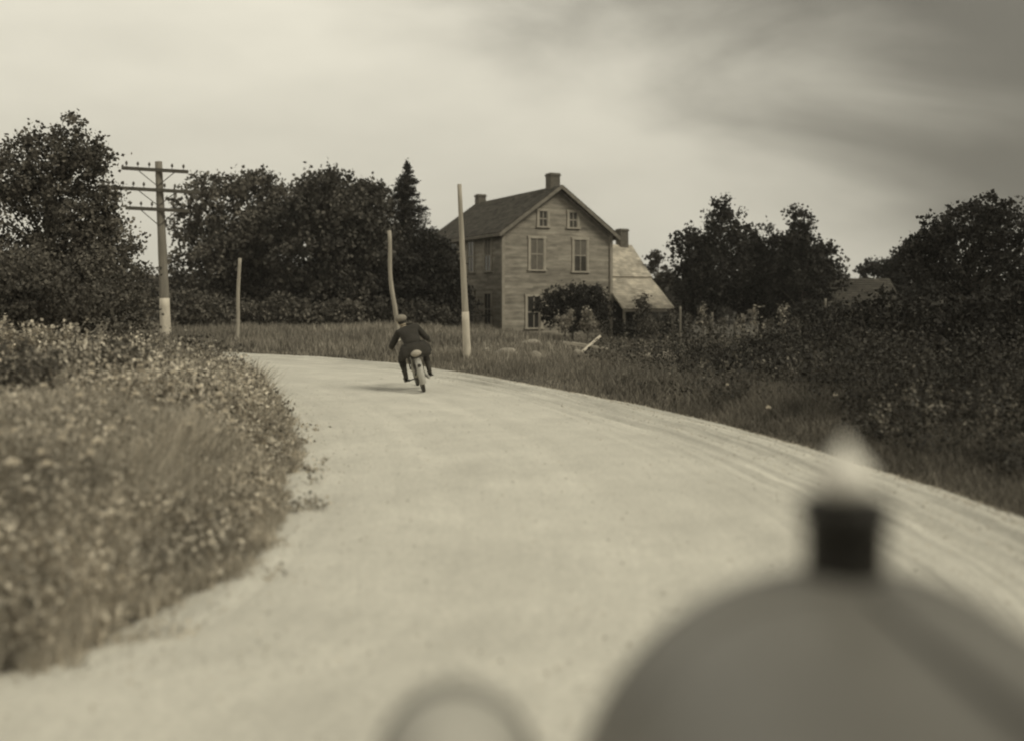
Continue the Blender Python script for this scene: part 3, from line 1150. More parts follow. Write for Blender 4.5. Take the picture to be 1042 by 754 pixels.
OV = .38
OVG = .42
sl = (PEAK - EAVE) / (WU / 2)
rf = MB()
E0 = EAVE - OV * sl
th = .10
L0 = Vector((-OV, -OVG, E0)); L1 = Vector((-OV, LV + OVG, E0)); L2 = Vector((WU / 2, LV + OVG, PEAK)); L3 = Vector((WU / 2, -OVG, PEAK))
Rr0 = Vector((WU + OV, LV + OVG, E0)); Rr1 = Vector((WU + OV, -OVG, E0)); Rr2 = L3.copy(); Rr3 = L2.copy()
roof_slab(rf, L0, L1, L2, L3, th)
roof_slab(rf, Rr0, Rr1, Rr2, Rr3, th)
sh = MB()
nl = (L1 - L0).cross(L3 - L0).normalized(); nl = nl if nl.z > 0 else -nl
nr = (Rr1 - Rr0).cross(Rr3 - Rr0).normalized(); nr = nr if nr.z > 0 else -nr
shingles(L0 + nl * th, L1 + nl * th, L2 + nl * th, L3 + nl * th, rf)
shingles(Rr0 + nr * th, Rr1 + nr * th, Rr2 + nr * th, Rr3 + nr * th, rf)
roof = rf.build('roof', M['shingle'], house)
# fascia / rake boards and the eave cornice
fb = MB()
for (a, b) in ((L0, L3), (Rr1, L3)):
    dn = Vector((0, 0, -.20))
    fb.poly([a + Vector((0, -.025, .05)), b + Vector((0, -.025, .10)), b + Vector((0, -.025, .10)) + dn, a + Vector((0, -.025, .05)) + dn], (0, .06, 0))
    # frieze board on the wall under the rake
    a2 = Vector((max(0, min(WU, a.x)), -.045, E0 + (OV * sl) - .10)); b2 = Vector((b.x, -.045, PEAK - .14))
    fb.poly([a2, b2, b2 + Vector((0, 0, -.20)), a2 + Vector((0, 0, -.20))], (0, .03, 0))
fb.box((-OV - .02, LV / 2, E0 - .02), (.05, LV + 2 * OVG, .18))
fb.box((WU + OV + .02, LV / 2, E0 - .02), (.05, LV + 2 * OVG, .18))
fb.box((-.17, LV / 2, E0 - .06), (.33, LV + .5, .04))
fb.build('rake_board', mat('rake_wood', tone(.19), .9, .3, 3), house)


def chimney(parent, u_, v_, z0, z1, w, name='chimney'):
    mb = MB().box((u_, v_, (z0 + z1) / 2), (w, w, z1 - z0))
    for k in range(int((z1 - z0) / .09)):
        mb.box((u_, v_, z0 + .045 + k * .09), (w + .014, w + .014, .07))
    c = mb.build(name, M['brick'], parent)
    MB().box((u_, v_, z1 + .03), (w + .10, w + .10, .07)).box((u_, v_, z1 + .10), (w + .02, w + .02, .07)).build('chimney_cap', M['brick'], c)
    return c


chimney(roof, WU / 2, .55, PEAK - .25, PEAK + .66, .55)
c2 = chimney(roof, WU / 2 - .05, LV - .1, PEAK - .35, PEAK + .42, .5)


def window(parent, plane, u_, z0, z1, w, rows=2, cols=2, shade=0.0, name='window', dark=False):
    """casing with sill, sash bars, glass and a curtain behind the glass"""
    cs = MB()
    t_ = .11
    hgt = z1 - z0

    def bx(ua, ub, za, zb, oa, ob, mb):
        pts = [plane(ua, oa, za), plane(ub, oa, za), plane(ub, oa, zb), plane(ua, oa, zb)]
        ex = plane(ua, ob, za) - plane(ua, oa, za)
        mb.poly(pts, ex)
    u0, u1 = u_ - w / 2, u_ + w / 2
    bx(u0, u0 + t_, z0, z1, .0, .075, cs)
    bx(u1 - t_, u1, z0, z1, .0, .075, cs)
    bx(u0 - .03, u1 + .03, z1, z1 + .13, .0, .085, cs)
    bx(u0 - .05, u1 + .05, z0 - .08, z0, .0, .12, cs)
    o = cs.build(name, M['wtrim'], parent)
    gl = MB()
    bx(u0 + t_, u1 - t_, z0, z1, .0, .034, gl)
    gl.build('pane', M['dark'] if dark else M['glass'], o)
    ba = MB()
    for c in range(1, cols):
        q = u0 + t_ + (w - 2 * t_) * c / cols
        bx(q - .022, q + .022, z0, z1, .036, .055, ba)
    for r__ in range(1, rows):
        q = z0 + hgt * r__ / rows
        bx(u0 + t_, u1 - t_, q - .03, q + .03, .036, .058, ba)
    bx(u0 + t_, u0 + t_ + .05, z0, z1, .036, .052, ba)
    bx(u1 - t_ - .05, u1 - t_, z0, z1, .036, .052, ba)
    ba.build('sash', M['trim'], o)
    if shade > 0:
        cu = MB()
        bx(u0 + t_ + .05, u1 - t_ - .05, z1 - hgt * shade, z1, .035, .0375, cu)
        cu.build('curtain', M['curtain'], o)
    return o


tag(window(house, pg, 1.93, 3.35, 4.95, 1.02, 2, 2, .98), 'upper gable window with pale curtain')
tag(window(house, pg, 4.54, 3.30, 4.95, 1.02, 2, 2, .5), 'upper gable window with dark lower sash')
window(house, pg, 2.30, 5.60, 6.38, .74, 2, 2, 0.0)
window(house, pg, 4.10, 5.60, 6.38, .74, 2, 2, 0.0)
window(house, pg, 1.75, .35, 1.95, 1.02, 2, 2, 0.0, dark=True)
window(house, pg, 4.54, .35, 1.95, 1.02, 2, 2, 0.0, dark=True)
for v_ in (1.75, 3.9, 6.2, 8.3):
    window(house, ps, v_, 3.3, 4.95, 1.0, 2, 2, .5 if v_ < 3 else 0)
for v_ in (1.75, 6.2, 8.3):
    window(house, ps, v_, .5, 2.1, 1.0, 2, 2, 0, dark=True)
# side door with a small casing
dr = MB()
dr.box((-.04, 3.9, 1.0), (.08, .9, 2.1))
dd = dr.build('door', M['dark'], house)
MB().box((-.05, 3.40, 1.05), (.12, .1, 2.3)).box((-.05, 4.40, 1.05), (.12, .1, 2.3)).box((-.05, 3.9, 2.25), (.12, 1.1, .12)).build('door_frame', M['trim'], dd)

# lean-to wing, two roof planes stepping down toward the road
wing = MB()
U0, U1 = WU + .04, 9.55
wing.poly([(U0, 1.1, -1), (U0, 1.1, 3.0), (U0, 3.0, 4.75), (U0, 4.9, 3.0), (U0, 4.9, -1)], (U1 - U0, 0, 0))
for zz in np.arange(-.5, 2.9, .135):
    wing.box(((U0 + U1) / 2, 1.085, zz + .06), (U1 - U0, .03, .10))
wo = wing.build('wing_wall', M['clap'], house)
wr_ = MB()
U2 = U1 + .22


def rp(u_, v_, z_): return Vector((u_, v_, z_))


a = [rp(U0, .95, 3.02), rp(U2, .95, 3.02), rp(U2, 3.0, 4.92), rp(U0, 3.0, 4.92)]
roof_slab(wr_, *a, .08)
n1 = (a[1] - a[0]).cross(a[3] - a[0]).normalized(); n1 = n1 if n1.z > 0 else -n1
shingles(*[q + n1 * .08 for q in a], wr_)
b = [rp(U2, 5.05, 3.02), rp(U0, 5.05, 3.02), rp(U0, 3.0, 4.92), rp(U2, 3.0, 4.92)]
roof_slab(wr_, *b, .08)
wing_roof = wr_.build('wing_roof', M['shingle_pale'], house)
pr_ = MB()
UP = WU + .04
a = [rp(UP, -1.25, 1.26), rp(U2, -1.25, 1.26), rp(U2, .0, 2.1), rp(UP, .0, 2.1)]
a = [rp(UP, -1.25, 1.25), rp(U2, -1.25, 1.25), rp(U2, -.06, 2.16), rp(UP, -.06, 2.16)]
roof_slab(pr_, *a, .07)
n2 = (a[1] - a[0]).cross(a[3] - a[0]).normalized(); n2 = n2 if n2.z > 0 else -n2
shingles(*[q + n2 * .07 for q in a], pr_)
a = [rp(U0, -.06, 2.16), rp(U2, -.06, 2.16), rp(U2, 1.06, 2.98), rp(U0, 1.06, 2.98)]
roof_slab(pr_, *a, .07)
shingles(*[q + n2 * .07 for q in a], pr_)
pr_.build('porch_roof', M['shingle_pale'], house)
MB().box(((UP + U2) / 2, -1.26, 1.20), (U2 - UP, .06, .10)).build('porch_fascia', M['trim'], house)
MB().box(((U0 + U2) / 2, .93, 2.99), (U2 - U0, .05, .09)).build('porch_fascia', M['trim'], house)
for u_ in (6.6, 7.9, 9.5):
    MB().box((u_, -1.1, .2), (.11, .11, 2.0)).build('porch_post', M['trim'], house)
MB().box((8.0, .9, .4), (3.0, .05, 2.6)).build('porch_shade_sheet', M['dark'], house)  # dark sheet standing in for the shade under the porch roof
chimney(wing_roof, 9.15, 3.0, 4.5, 5.75, .52)

# ------------------------------------------------------------------ grey shed at the right
sx = (880 - 521) / 1000 * 50
shed = empty('wooden_shed', (sx - 1.6, 50, -.6), R(8))
tag(shed, 'low grey shed with a plain shingled roof behind the right bushes', 'shed')
sw = MB()
SW, SD = 3.6, 3.0
sw.poly([(0, 0, 0), (0, 0, 1.9), (0, SD / 2, 3.35), (0, SD, 1.9), (0, SD, 0)], (SW, 0, 0))
for k in range(24):
    sw.box((.075 + k * .15, -.012, .95), (.13, .024, 1.9))
sw.build('wall', M['clap'], shed)
sr = MB()
a = [Vector((-.25, -.3, 1.68)), Vector((SW + .25, -.3, 1.68)), Vector((SW + .25, SD / 2, 3.46)), Vector((-.25, SD / 2, 3.46))]
roof_slab(sr, *a, .07)
n3 = (a[1] - a[0]).cross(a[3] - a[0]).normalized(); n3 = n3 if n3.z > 0 else -n3
shingles(*[q + n3 * .07 for q in a], sr)
a = [Vector((SW + .25, SD + .3, 1.68)), Vector((-.25, SD + .3, 1.68)), Vector((-.25, SD / 2, 3.46)), Vector((SW + .25, SD / 2, 3.46))]
roof_slab(sr, *a, .07)
sr.build('roof', M['shingle_shed'], shed)
d_ = MB().box((1.0, -.04, .85), (.8, .03, 1.7)).build('door', M['dark'], shed)

# ------------------------------------------------------------------ stones and boards on the verge
for i, (px, py, rx, rz_, lb) in enumerate((
        (515, 366, .34, .12, 'flat pale stone beside the pole with the whitened base'),
        (494, 365, .16, .10, 'small pale stone close right of the whitened pole'),
        (540, 355, .30, .12, 'pale stone in the grass below the house corner'),
        (545, 369, .20, .07, 'low pale stone nearest the road below the gable'),
        (588, 367, .18, .08, 'small pale stone just below the fallen board'),
        (577, 352, .16, .08, 'small pale stone above the fallen board'),
        (628, 370, .22, .08, 'grey stone right of the fallen board'),
        (664, 371, .42, .10, 'long pale stone furthest right on the verge'),
        (680, 367, .34, .12, 'taller pale stone behind the long one'))):
    Y = (CAMH - .02) * 1000 / (py - HZ + 4)
    x = (px - 521) / 1000 * Y
    o = MB().blob((0, 0, .10), (rx, rx * .7, rz_ + .04), 16, 10, .26, i).build('field_stone', M['stone'], None, True)
    o.location = (x, Y, Hs(x, Y) + .10)
    tag(o, lb, 'stone', 'pale stones lying in the verge grass')
Y = 26.5
x = (600 - 521) / 1000 * Y
o = MB().box((0, 0, .0), (.98, .16, .05), Matrix.Rotation(R(9), 3, 'Y')).build('fallen_board', M['board'])
o.location = (x, Y, Hs(x, Y) + .42)
o.rotation_euler.z = R(-12)
tag(o, 'weathered pale board lying in the grass in front of the house', 'board')
o = MB().box((0, 0, .0), (.6, .15, .05), Matrix.Rotation(R(12), 3, 'Y')).build('fallen_board', M['board'])
Y = 26.8
x = (584 - 521) / 1000 * Y
o.location = (x, Y, Hs(x, Y) + .44)
tag(o, 'short pale board at the left end of the longer fallen board', 'board')

Y = 26.2
p0_, p1_ = at(589, 361, Y), at(611, 342, Y + .3)
o = MB().box((0, 0, 0), ((p1_ - p0_).length, .05, .05), (p1_ - p0_).to_track_quat('X', 'Z').to_matrix()).build('scratch_bar', mat('scratch_white', tone(.75), .8, .1, 8))  # thin white piece standing in for a bright scratch mark
o.location = (p0_ + p1_) / 2
tag(o, 'bright white stick standing in for a scratch mark above the fallen boards', 'bar')

# ------------------------------------------------------------------ wild carrot flowers
def carrot_protos():
    out = []
    for k in range(4):
        h = 1.0
        st = MB()
        bend = random.uniform(-.06, .06)
        st.tube([(0, 0, 0), (bend * .4, .01, .5), (bend, 0, 1.0)], [.004, .003, .0025], 5)
        n_ = 90
        a = rng.uniform(0, 6.28, n_)
        r_ = .036 * np.sqrt(rng.uniform(0, 1, n_))
        for j in range(14):
            aa = 6.28 * j / 14
            st.tube([(bend, 0, .97), (bend + .028 * math.cos(aa), .028 * math.sin(aa), 1.0)], .0012, 3, cap=False)
        P = np.stack([bend + r_ * np.cos(a), r_ * np.sin(a), 1.005 + .022 * (1 - (r_ / .036) ** 2)], 1)
        V_, Q_ = leaf_quads(P, .015, 0, .5)
        V2 = V_.copy()
        V2[:, 2] = 1.005 + (V_[:, 2] - 1.005) * .9
        out.append((st, V2, Q_))
    return out


protos = []
for st, V2, Q_ in carrot_protos():
    me1 = bpy.data.meshes.new('stem'); me1.from_pydata([tuple(v) for v in st.v], [], st.f); me1.materials.append(M['stem'])
    me2 = np_mesh('flower_head', V2, Q_); me2.materials.append(M['flower'])
    protos.append((me1, me2))


def carrot(px, py, zflower, label, grp, scale=1.0):
    """flower seen at px,py with its head zflower above the ground"""
    Y = 6.0
    for _ in range(12):
        x = (px - 521) / 1000 * Y
        Y = .5 * Y + .5 * (CAMH - Hs(x, Y) - zflower) * 1000 / (py - HZ)
    x = (px - 521) / 1000 * Y
    k = random.randrange(4)
    r_ = empty('wild_carrot', (x, Y, Hs(x, Y)), random.uniform(0, 6.28))
    tag(r_, label, 'wildflower', grp)
    s_ = bpy.data.objects.new('stem', protos[k][0]); s_.parent = r_; s_.scale = (1, 1, zflower); f_tilt = random.uniform(-.35, .35); COL.objects.link(s_)
    f_ = bpy.data.objects.new('flower_head', protos[k][1]); f_.parent = r_; COL.objects.link(f_)
    f_.scale = (scale, scale, 1.0)
    f_.location = (0, 0, zflower - 1.0)
    r_.rotation_euler = (f_tilt * .4, f_tilt * .3, random.uniform(0, 6.28))


lab = 'white flat-topped wild carrot flower in the left roadside weeds'
for (px, py) in ((40, 462), (47, 475), (42, 448), (96, 452), (88, 462), (100, 437), (76, 403), (62, 418), (112, 386), (160, 371), (172, 380), (150, 362), (55, 392), (84, 380), (125, 398), (108, 410), (66, 436), (130, 428), (150, 418), (205, 415), (215, 440), (180, 432), (196, 378), (214, 370),
                 (221, 417), (228, 402), (205, 395), (238, 392), (232, 409), (226, 384), (236, 430), (190, 402), (180, 392), (140, 402), (168, 408), (30, 500), (120, 352), (100, 372),
                 (20, 470), (8, 440)):
    carrot(px, py, .70 if py < 500 else .45, lab, 'wild carrot flowers left of the road', random.uniform(.5, 1.1))
lab = 'small white wildflower dotted in the dark right verge'
for (px, py) in ((852, 382), (982, 389), (913, 392), (966, 398), (849, 401), (781, 414), (925, 396), (742, 392)):
    carrot(px, py, .38, lab, 'white wildflowers on the right verge', random.uniform(.5, .8))

# ------------------------------------------------------------------ motorcycle
rear = at(431.5, 400, 17.9)
bike = empty('motorcycle', (rear.x, rear.y, .022))
tag(bike, 'old spoked motorcycle leaning left as it rounds the bend', 'motorcycle')
LEAN, HEAD = R(-13), R(10)
BM = Matrix.Rotation(HEAD, 4, 'Z') @ Matrix.Rotation(LEAN, 4, 'Y')
bike.matrix_basis = Matrix.Translation(bike.location) @ BM
# local frame: rear contact at the origin, forward +Y
WR_, WB = .345, 1.38


def wheel(y):
    rim = MB().torus((0, y, WR_), WR_ - .045, .016, 'X', 40, 6)
    rim.lathe([(.03, -.06), (.045, -.05), (.03, -.02), (.03, .02), (.045, .05), (.03, .06)], (0, y, WR_), 'X', 12)
    w = rim.build('wheel', M['steel'], bike, True)
    MB().torus((0, y, WR_), WR_ - .028, .030, 'X', 44, 10).build('tyre', M['tyre'], w, True)
    sp = MB()
    for k in range(28):
        a = 6.283 * k / 28
        sd = .045 if k % 2 else -.045
        b_ = a + (.35 if (k // 2) % 2 else -.35)
        sp.tube([(sd, y + .04 * math.cos(b_), WR_ + .04 * math.sin(b_)), (0, y + (WR_ - .05) * math.cos(a), WR_ + (WR_ - .05) * math.sin(a))], .0022, 4, cap=False)
    sp.build('spokes', M['steel'], w)
    return w


wheel(0)
wheel(WB)


def mudguard(y, a0, a1, m):
    mb = MB()
    n0 = 0
    seg, sub = 22, 8
    for i in range(seg + 1):
        a = a0 + (a1 - a0) * i / seg
        for k in range(sub + 1):
            q = -1 + 2 * k / sub
            rr_ = WR_ + .05 - .03 * q * q
            mb.v.append(Vector((.058 * q, y + rr_ * math.cos(a), WR_ + rr_ * math.sin(a))))
    for i in range(seg):
        for k in range(sub):
            q = i * (sub + 1) + k
            mb.f.append([q, q + 1, q + sub + 2, q + sub + 1])
    n = len(mb.v)
    mb.v += [v + (v - Vector((v.x, y, WR_))).normalized() * -.004 for v in mb.v[:n]]
    mb.f += [[i + n for i in f[::-1]] for f in mb.f[:seg * sub]]
    return mb.build('mudguard', m, bike, True)


mudguard(0, R(60), R(205), M['dustymetal'])
mudguard(WB, R(10), R(150), M['frame'])
fr = MB()
seat_top = (0, .18, .70)
fr.tube([(0, .42, .33), (0, .25, .52), (0, .18, .68)], .017, 8)            # seat tube
fr.tube([(0, .18, .66), (0, .55, .80), (0, 1.02, .86)], .018, 8)           # top tube
fr.tube([(0, .42, .30), (0, .75, .26), (0, .98, .62), (0, 1.04, .84)], .018, 8)
for s_ in (-1, 1):
    fr.tube([(s_ * .02, .42, .33), (s_ * .075, .2, .34), (s_ * .075, 0, .345)], .012, 6)
    fr.tube([(s_ * .02, .2, .62), (s_ * .075, 0, .345)], .011, 6)
fr.build('frame', M['frame'], bike, True)
fk = MB()
for s_ in (-1, 1):
    fk.tube([(s_ * .07, WB, WR_), (s_ * .075, WB - .08, .62), (s_ * .06, 1.08, .90)], .014, 8)
fk.tube([(-.08, 1.08, .90), (.08, 1.08, .90)], .016, 8).tube([(-.075, WB - .1, .70), (.075, WB - .1, .70)], .013, 8)
fk.build('fork', M['frame'], bike, True)
MB().blob((0, .62, .76), (.10, .32, .085), 16, 10).build('fuel_tank', M['frame'], bike, True)
en = MB()
en.lathe([(.05, -.08), (.12, -.07), (.13, 0), (.12, .07), (.05, .08)], (0, .58, .36), 'X', 18)
for ang in (-22, 25):
    d_ = Vector((0, math.sin(R(ang)), math.cos(R(ang))))
    b0_ = Vector((0, .58, .36)) + d_ * .1
    rot = d_.to_track_quat('Z', 'Y').to_matrix()
    for k in range(9):
        en.box(b0_ + d_ * (.02 + k * .021), (.13, .13, .010), rot)
    en.tube([b0_, b0_ + d_ * .23], .045, 10)
en.build('engine', M['steel'], bike)
ex = MB().tube([(.07, .75, .52), (.11, .72, .38), (.12, .5, .28), (.13, .1, .26), (.13, -.28, .27)], [.02, .02, .022, .03, .026], 10)
ex.build('exhaust', M['dustymetal'], bike, True)
sd = MB().blob((0, .02, .76), (.14, .17, .05), 16, 8).blob((0, .2, .77), (.06, .12, .035), 12, 8)
for s_ in (-1, 1):
    sd.tube([(s_ * .08, -.05, .73), (s_ * .08, -.05, .66), (s_ * .05, .1, .64)], .012, 6)
sd.build('saddle', M['leather'], bike, True)
rk = MB()
for s_ in (-1, 1):
    rk.tube([(s_ * .09, .05, .66), (s_ * .10, -.36, .66), (s_ * .08, -.30, .5), (s_ * .075, 0, .36)], .008, 6)
for yy in (-.1, -.2, -.32):
    rk.tube([(-.1, yy, .66), (.1, yy, .66)], .007, 6)
rk.build('luggage_rack', M['frame'], bike, True)
hb = MB().tube([(-.36, .62, .84), (-.35, .76, .87), (-.27, .98, .95), (-.08, 1.08, .98), (.08, 1.08, .98), (.27, .98, .95), (.35, .76, .87), (.36, .62, .84)], .013, 8)
hbo = hb.build('handlebar', M['steel'], bike, True)
for s_ in (-1, 1):
    MB().tube([(s_ * .358, .60, .837), (s_ * .352, .74, .866)], .02, 8).build('grip', M['tyre'], hbo, True)
hl = MB().lathe([(.02, 1.16), (.07, 1.18), (.09, 1.26), (.095, 1.30), (.09, 1.305)], (0, 0, .93), 'Y', 18)
hl.build('headlight', M['frame'], bike, True)
for s_ in (-1, 1):
    MB().box((s_ * .22, .62, .22), (.11, .30, .018)).tube([(0, .62, .22), (s_ * .2, .62, .215)], .012, 6).build('footboard', M['frame'], bike)
bag = MB().blob((0, -.28, .735), (.10, .08, .06), 16, 10, .04, 3)
bag.tube([(0, -.31, .70), (0, -.31, .78), (0, -.14, .80)], .008, 5)
bg = bag.build('canvas_roll', M['canvas'], None, True)
bg.matrix_basis = bike.matrix_basis.copy()
tag(bg, 'pale canvas roll strapped behind the rider on the motorcycle rack', 'bag')
MB().lathe([(.012, -.4), (.032, -.395), (.03, -.35), (.01, -.345)], (0, 0, .52), 'Y', 12).build('tail_lamp', M['frame'], bike, True)


# ------------------------------------------------------------------ rider
def skin(name, verts, edges, radii, m, parent, sub=2, root=0, flags=None):
    me = bpy.data.meshes.new(name + '_skeleton')
    me.from_pydata(verts, edges, [])
    o = bpy.data.objects.new(name + '_skeleton', me)
    COL.objects.link(o)
    mod = o.modifiers.new('skin', 'SKIN')
    mod.use_smooth_shade = True
    if not me.skin_vertices:
        with bpy.context.temp_override(object=o, active_object=o, selected_objects=[o]):
            bpy.context.view_layer.objects.active = o
            bpy.ops.mesh.customdata_skin_add()
    for i, r_ in enumerate(radii):
        me.skin_vertices[0].data[i].radius = r_ if isinstance(r_, tuple) else (r_, r_)
        me.skin_vertices[0].data[i].use_root = (i == root)
    ss = o.modifiers.new('sub', 'SUBSURF')
    ss.levels = sub
    ss.render_levels = sub
    dg = bpy.context.evaluated_depsgraph_get()
    nm = bpy.data.meshes.new_from_object(o.evaluated_get(dg))
    bpy.data.objects.remove(o)
    nm.materials.clear()
    return link(name, nm, m, parent, True)


rider = empty('person')
rider.matrix_basis = bike.matrix_basis.copy()
tag(rider, 'motorcycle rider seen from behind in dark coat and pale cap', 'person')
# joints (local frame of the machine)
pel = (0, .02, .84)
spine = [(0, .08, .94), (-.01, .19, 1.045), (-.025, .30, 1.125), (-.035, .38, 1.175)]
neck = (-.055, .43, 1.215)
head0 = (-.075, .46, 1.265)
shL, shR = (-.19, .36, 1.13), (.16, .37, 1.16)
elL, elR = (-.375, .36, .92), (.275, .42, .95)
wrL, wrR = (-.365, .585, .875), (.365, .60, .875)
hipL, hipR = (-.10, .03, .82), (.10, .03, .82)
knL, knR = (-.24, .46, .66), (.21, .47, .68)
anL, anR = (-.23, .52, .32), (.22, .52, .32)
toL, toR = (-.25, .72, .255), (.24, .72, .255)


def lerp(a, b, f): return tuple(a[i] * (1 - f) + b[i] * f for i in range(3))


vb, eb, rb = [], [], []


def av(p_, r_, prev=None):
    vb.append(p_); rb.append(r_)
    if prev is not None: eb.append((prev, len(vb) - 1))
    return len(vb) - 1


i0 = av(pel, (.14, .11))
i1 = av(spine[0], (.13, .10), i0)
i2 = av(spine[1], (.14, .10), i1)
i3 = av(spine[2], (.15, .10), i2)
i4 = av(spine[3], (.09, .075), i3)
i5 = av(neck, .052, i4)
i6 = av(head0, .062, i5)
i7 = av((-.085, .475, 1.325), (.075, .09), i6)
i8 = av((-.09, .475, 1.38), (.055, .065), i7)
for s_, sh_, el_, wr__ in ((-1, shL, elL, wrL), (1, shR, elR, wrR)):
    a = av(sh_, .062, i3)
    b_ = av(lerp(sh_, el_, .5), .052, a)
    c = av(el_, .043, b_)
    d_ = av(lerp(el_, wr__, .5), .038, c)
    e = av(wr__, .026, d_)
for hp, kn, an, to in ((hipL, knL, anL, toL), (hipR, knR, anR, toR)):
    a = av(hp, .088, i0)
    b_ = av(lerp(hp, kn, .5), .078, a)
    c = av(kn, .058, b_)
    d_ = av(lerp(kn, an, .35), .056, c)
    e = av(an, .036, d_)
    f_ = av(to, .032, e)
body = skin('body', vb, eb, rb, M['skin'], rider)


# face turned a little to the left; ears, nose, eyes belong to the body's head
fc = MB()
fd = Vector((-.35, .93, -.12)).normalized()
hc = Vector((-.087, .48, 1.33))
sdv = fd.cross(Vector((0, 0, 1))).normalized()
fc.blob(hc + fd * .095 + Vector((0, 0, -.01)), (.012, .018, .02), 8, 6)
for s_ in (-1, 1):
    fc.blob(hc + sdv * .078 * s_ - fd * .005 + Vector((0, 0, -.012)), (.012, .02, .03), 8, 6)
fc.blob(hc + fd * .078 + Vector((0, 0, -.055)), (.03, .02, .012), 8, 6)
fc.build('face', M['skin'], body, True)
ey = MB()
for s_ in (-1, 1):
    ey.blob(hc + fd * .086 + sdv * .03 * s_ + Vector((0, 0, .012)), (.011, .009, .008), 8, 6)
ey.build('eyes', M['hair'], body, True)
hr = MB().blob(hc - fd * .018 + Vector((0, 0, .0)), (.083, .083, .082), 14, 10, .02)
hr.build('hair', M['hair'], rider, True)
cp = MB().blob(hc + Vector((0, 0, .05)) - fd * .008, (.112, .116, .078), 20, 12, .03, 2)
pk = []
for k in range(9):
    a = R(-70 + 140 * k / 8)
    pk.append(hc + Vector((0, 0, .035)) + (fd * math.cos(a) * .155 + sdv * math.sin(a) * .095))
cp.poly([hc + Vector((0, 0, .04)) + sdv * .08 * -1] + pk + [hc + Vector((0, 0, .04)) + sdv * .08], (0, 0, .012))
cp.build('cap', M['cap'], rider, True)

# coat: torso, sleeves and flared skirt
vb, eb, rb = [], [], []
j0 = av((0, -.02, .83), (.20, .15))
j0b = av((0, .02, .92), (.175, .135), j0)
j1 = av(spine[0], (.165, .13), j0b)
j2 = av(spine[1], (.190, .13), j1)
j3 = av(spine[2], (.205, .125), j2)
j4 = av((-.04, .395, 1.19), (.11, .08), j3)
j5 = av((-.052, .425, 1.225), (.066, .062), j4)
for sh_, el_, wr__ in ((shL, elL, wrL), (shR, elR, wrR)):
    a = av(sh_, .080, j3)
    b_ = av(lerp(sh_, el_, .5), .070, a)
    c = av(el_, .062, b_)
    d_ = av(lerp(el_, wr__, .5), .053, c)
    e = av(lerp(el_, wr__, .86), .043, d_)
skin('coat', vb, eb, rb, M['coat'], rider, root=0)
# coat skirt hanging over the saddle and blown back
sk = MB()
rings = [(.92, .03, .20, .155), (.84, -.02, .24, .175), (.76, -.05, .27, .19), (.67, -.07, .29, .20)]
nseg = 36
for (zz, yc, rx_, ry_) in rings:
    for k in range(nseg):
        a = 2 * math.pi * k / nseg
        w_ = 1 + .07 * math.sin(a * 7 + zz * 9) * (1 if zz < .85 else .2)
        sk.v.append(Vector((rx_ * w_ * math.cos(a), yc + ry_ * w_ * math.sin(a), zz + (.03 * math.sin(a * 3 + 1) if zz < .7 else 0) + (.14 if math.sin(a) > .3 and zz < .75 else 0))))
for i in range(len(rings) - 1):
    for k in range(nseg):
        a_, b_ = i * nseg + k, i * nseg + (k + 1) % nseg
        if math.sin(2 * math.pi * (k + .5) / nseg) > .45 and i > 0:
            continue
        sk.f.append([a_, b_, b_ + nseg, a_ + nseg])
so = sk.build('coat_skirt', M['coat'], rider, True)
so_m = so.modifiers.new('th', 'SOLIDIFY')
so_m.thickness = .012
# trousers and boots
vb, eb, rb = [], [], []
t0 = av((0, .03, .83), (.15, .12))
for hp, kn, an in ((hipL, knL, anL), (hipR, knR, anR)):
    a = av(hp, .105, t0)
    b_ = av(lerp(hp, kn, .5), .096, a)
    c = av(kn, .078, b_)
    d_ = av(lerp(kn, an, .62), .064, c)
skin('trousers', vb, eb, rb, M['trouser'], rider)
for kn, an, to in ((knL, anL, toL), (knR, anR, toR)):
    vb, eb, rb = [], [], []
    a = av(lerp(kn, an, .28), .07)
    b_ = av(lerp(kn, an, .65), .056, a)
    c = av(an, .048, b_)
    c2 = av((an[0], an[1] + .03, an[2] - .055), .044, c)
    d_ = av(lerp(an, to, .75), .042, c2)
    e = av(to, .036, d_)
    skin('boot', vb, eb, rb, M['leather'], rider)
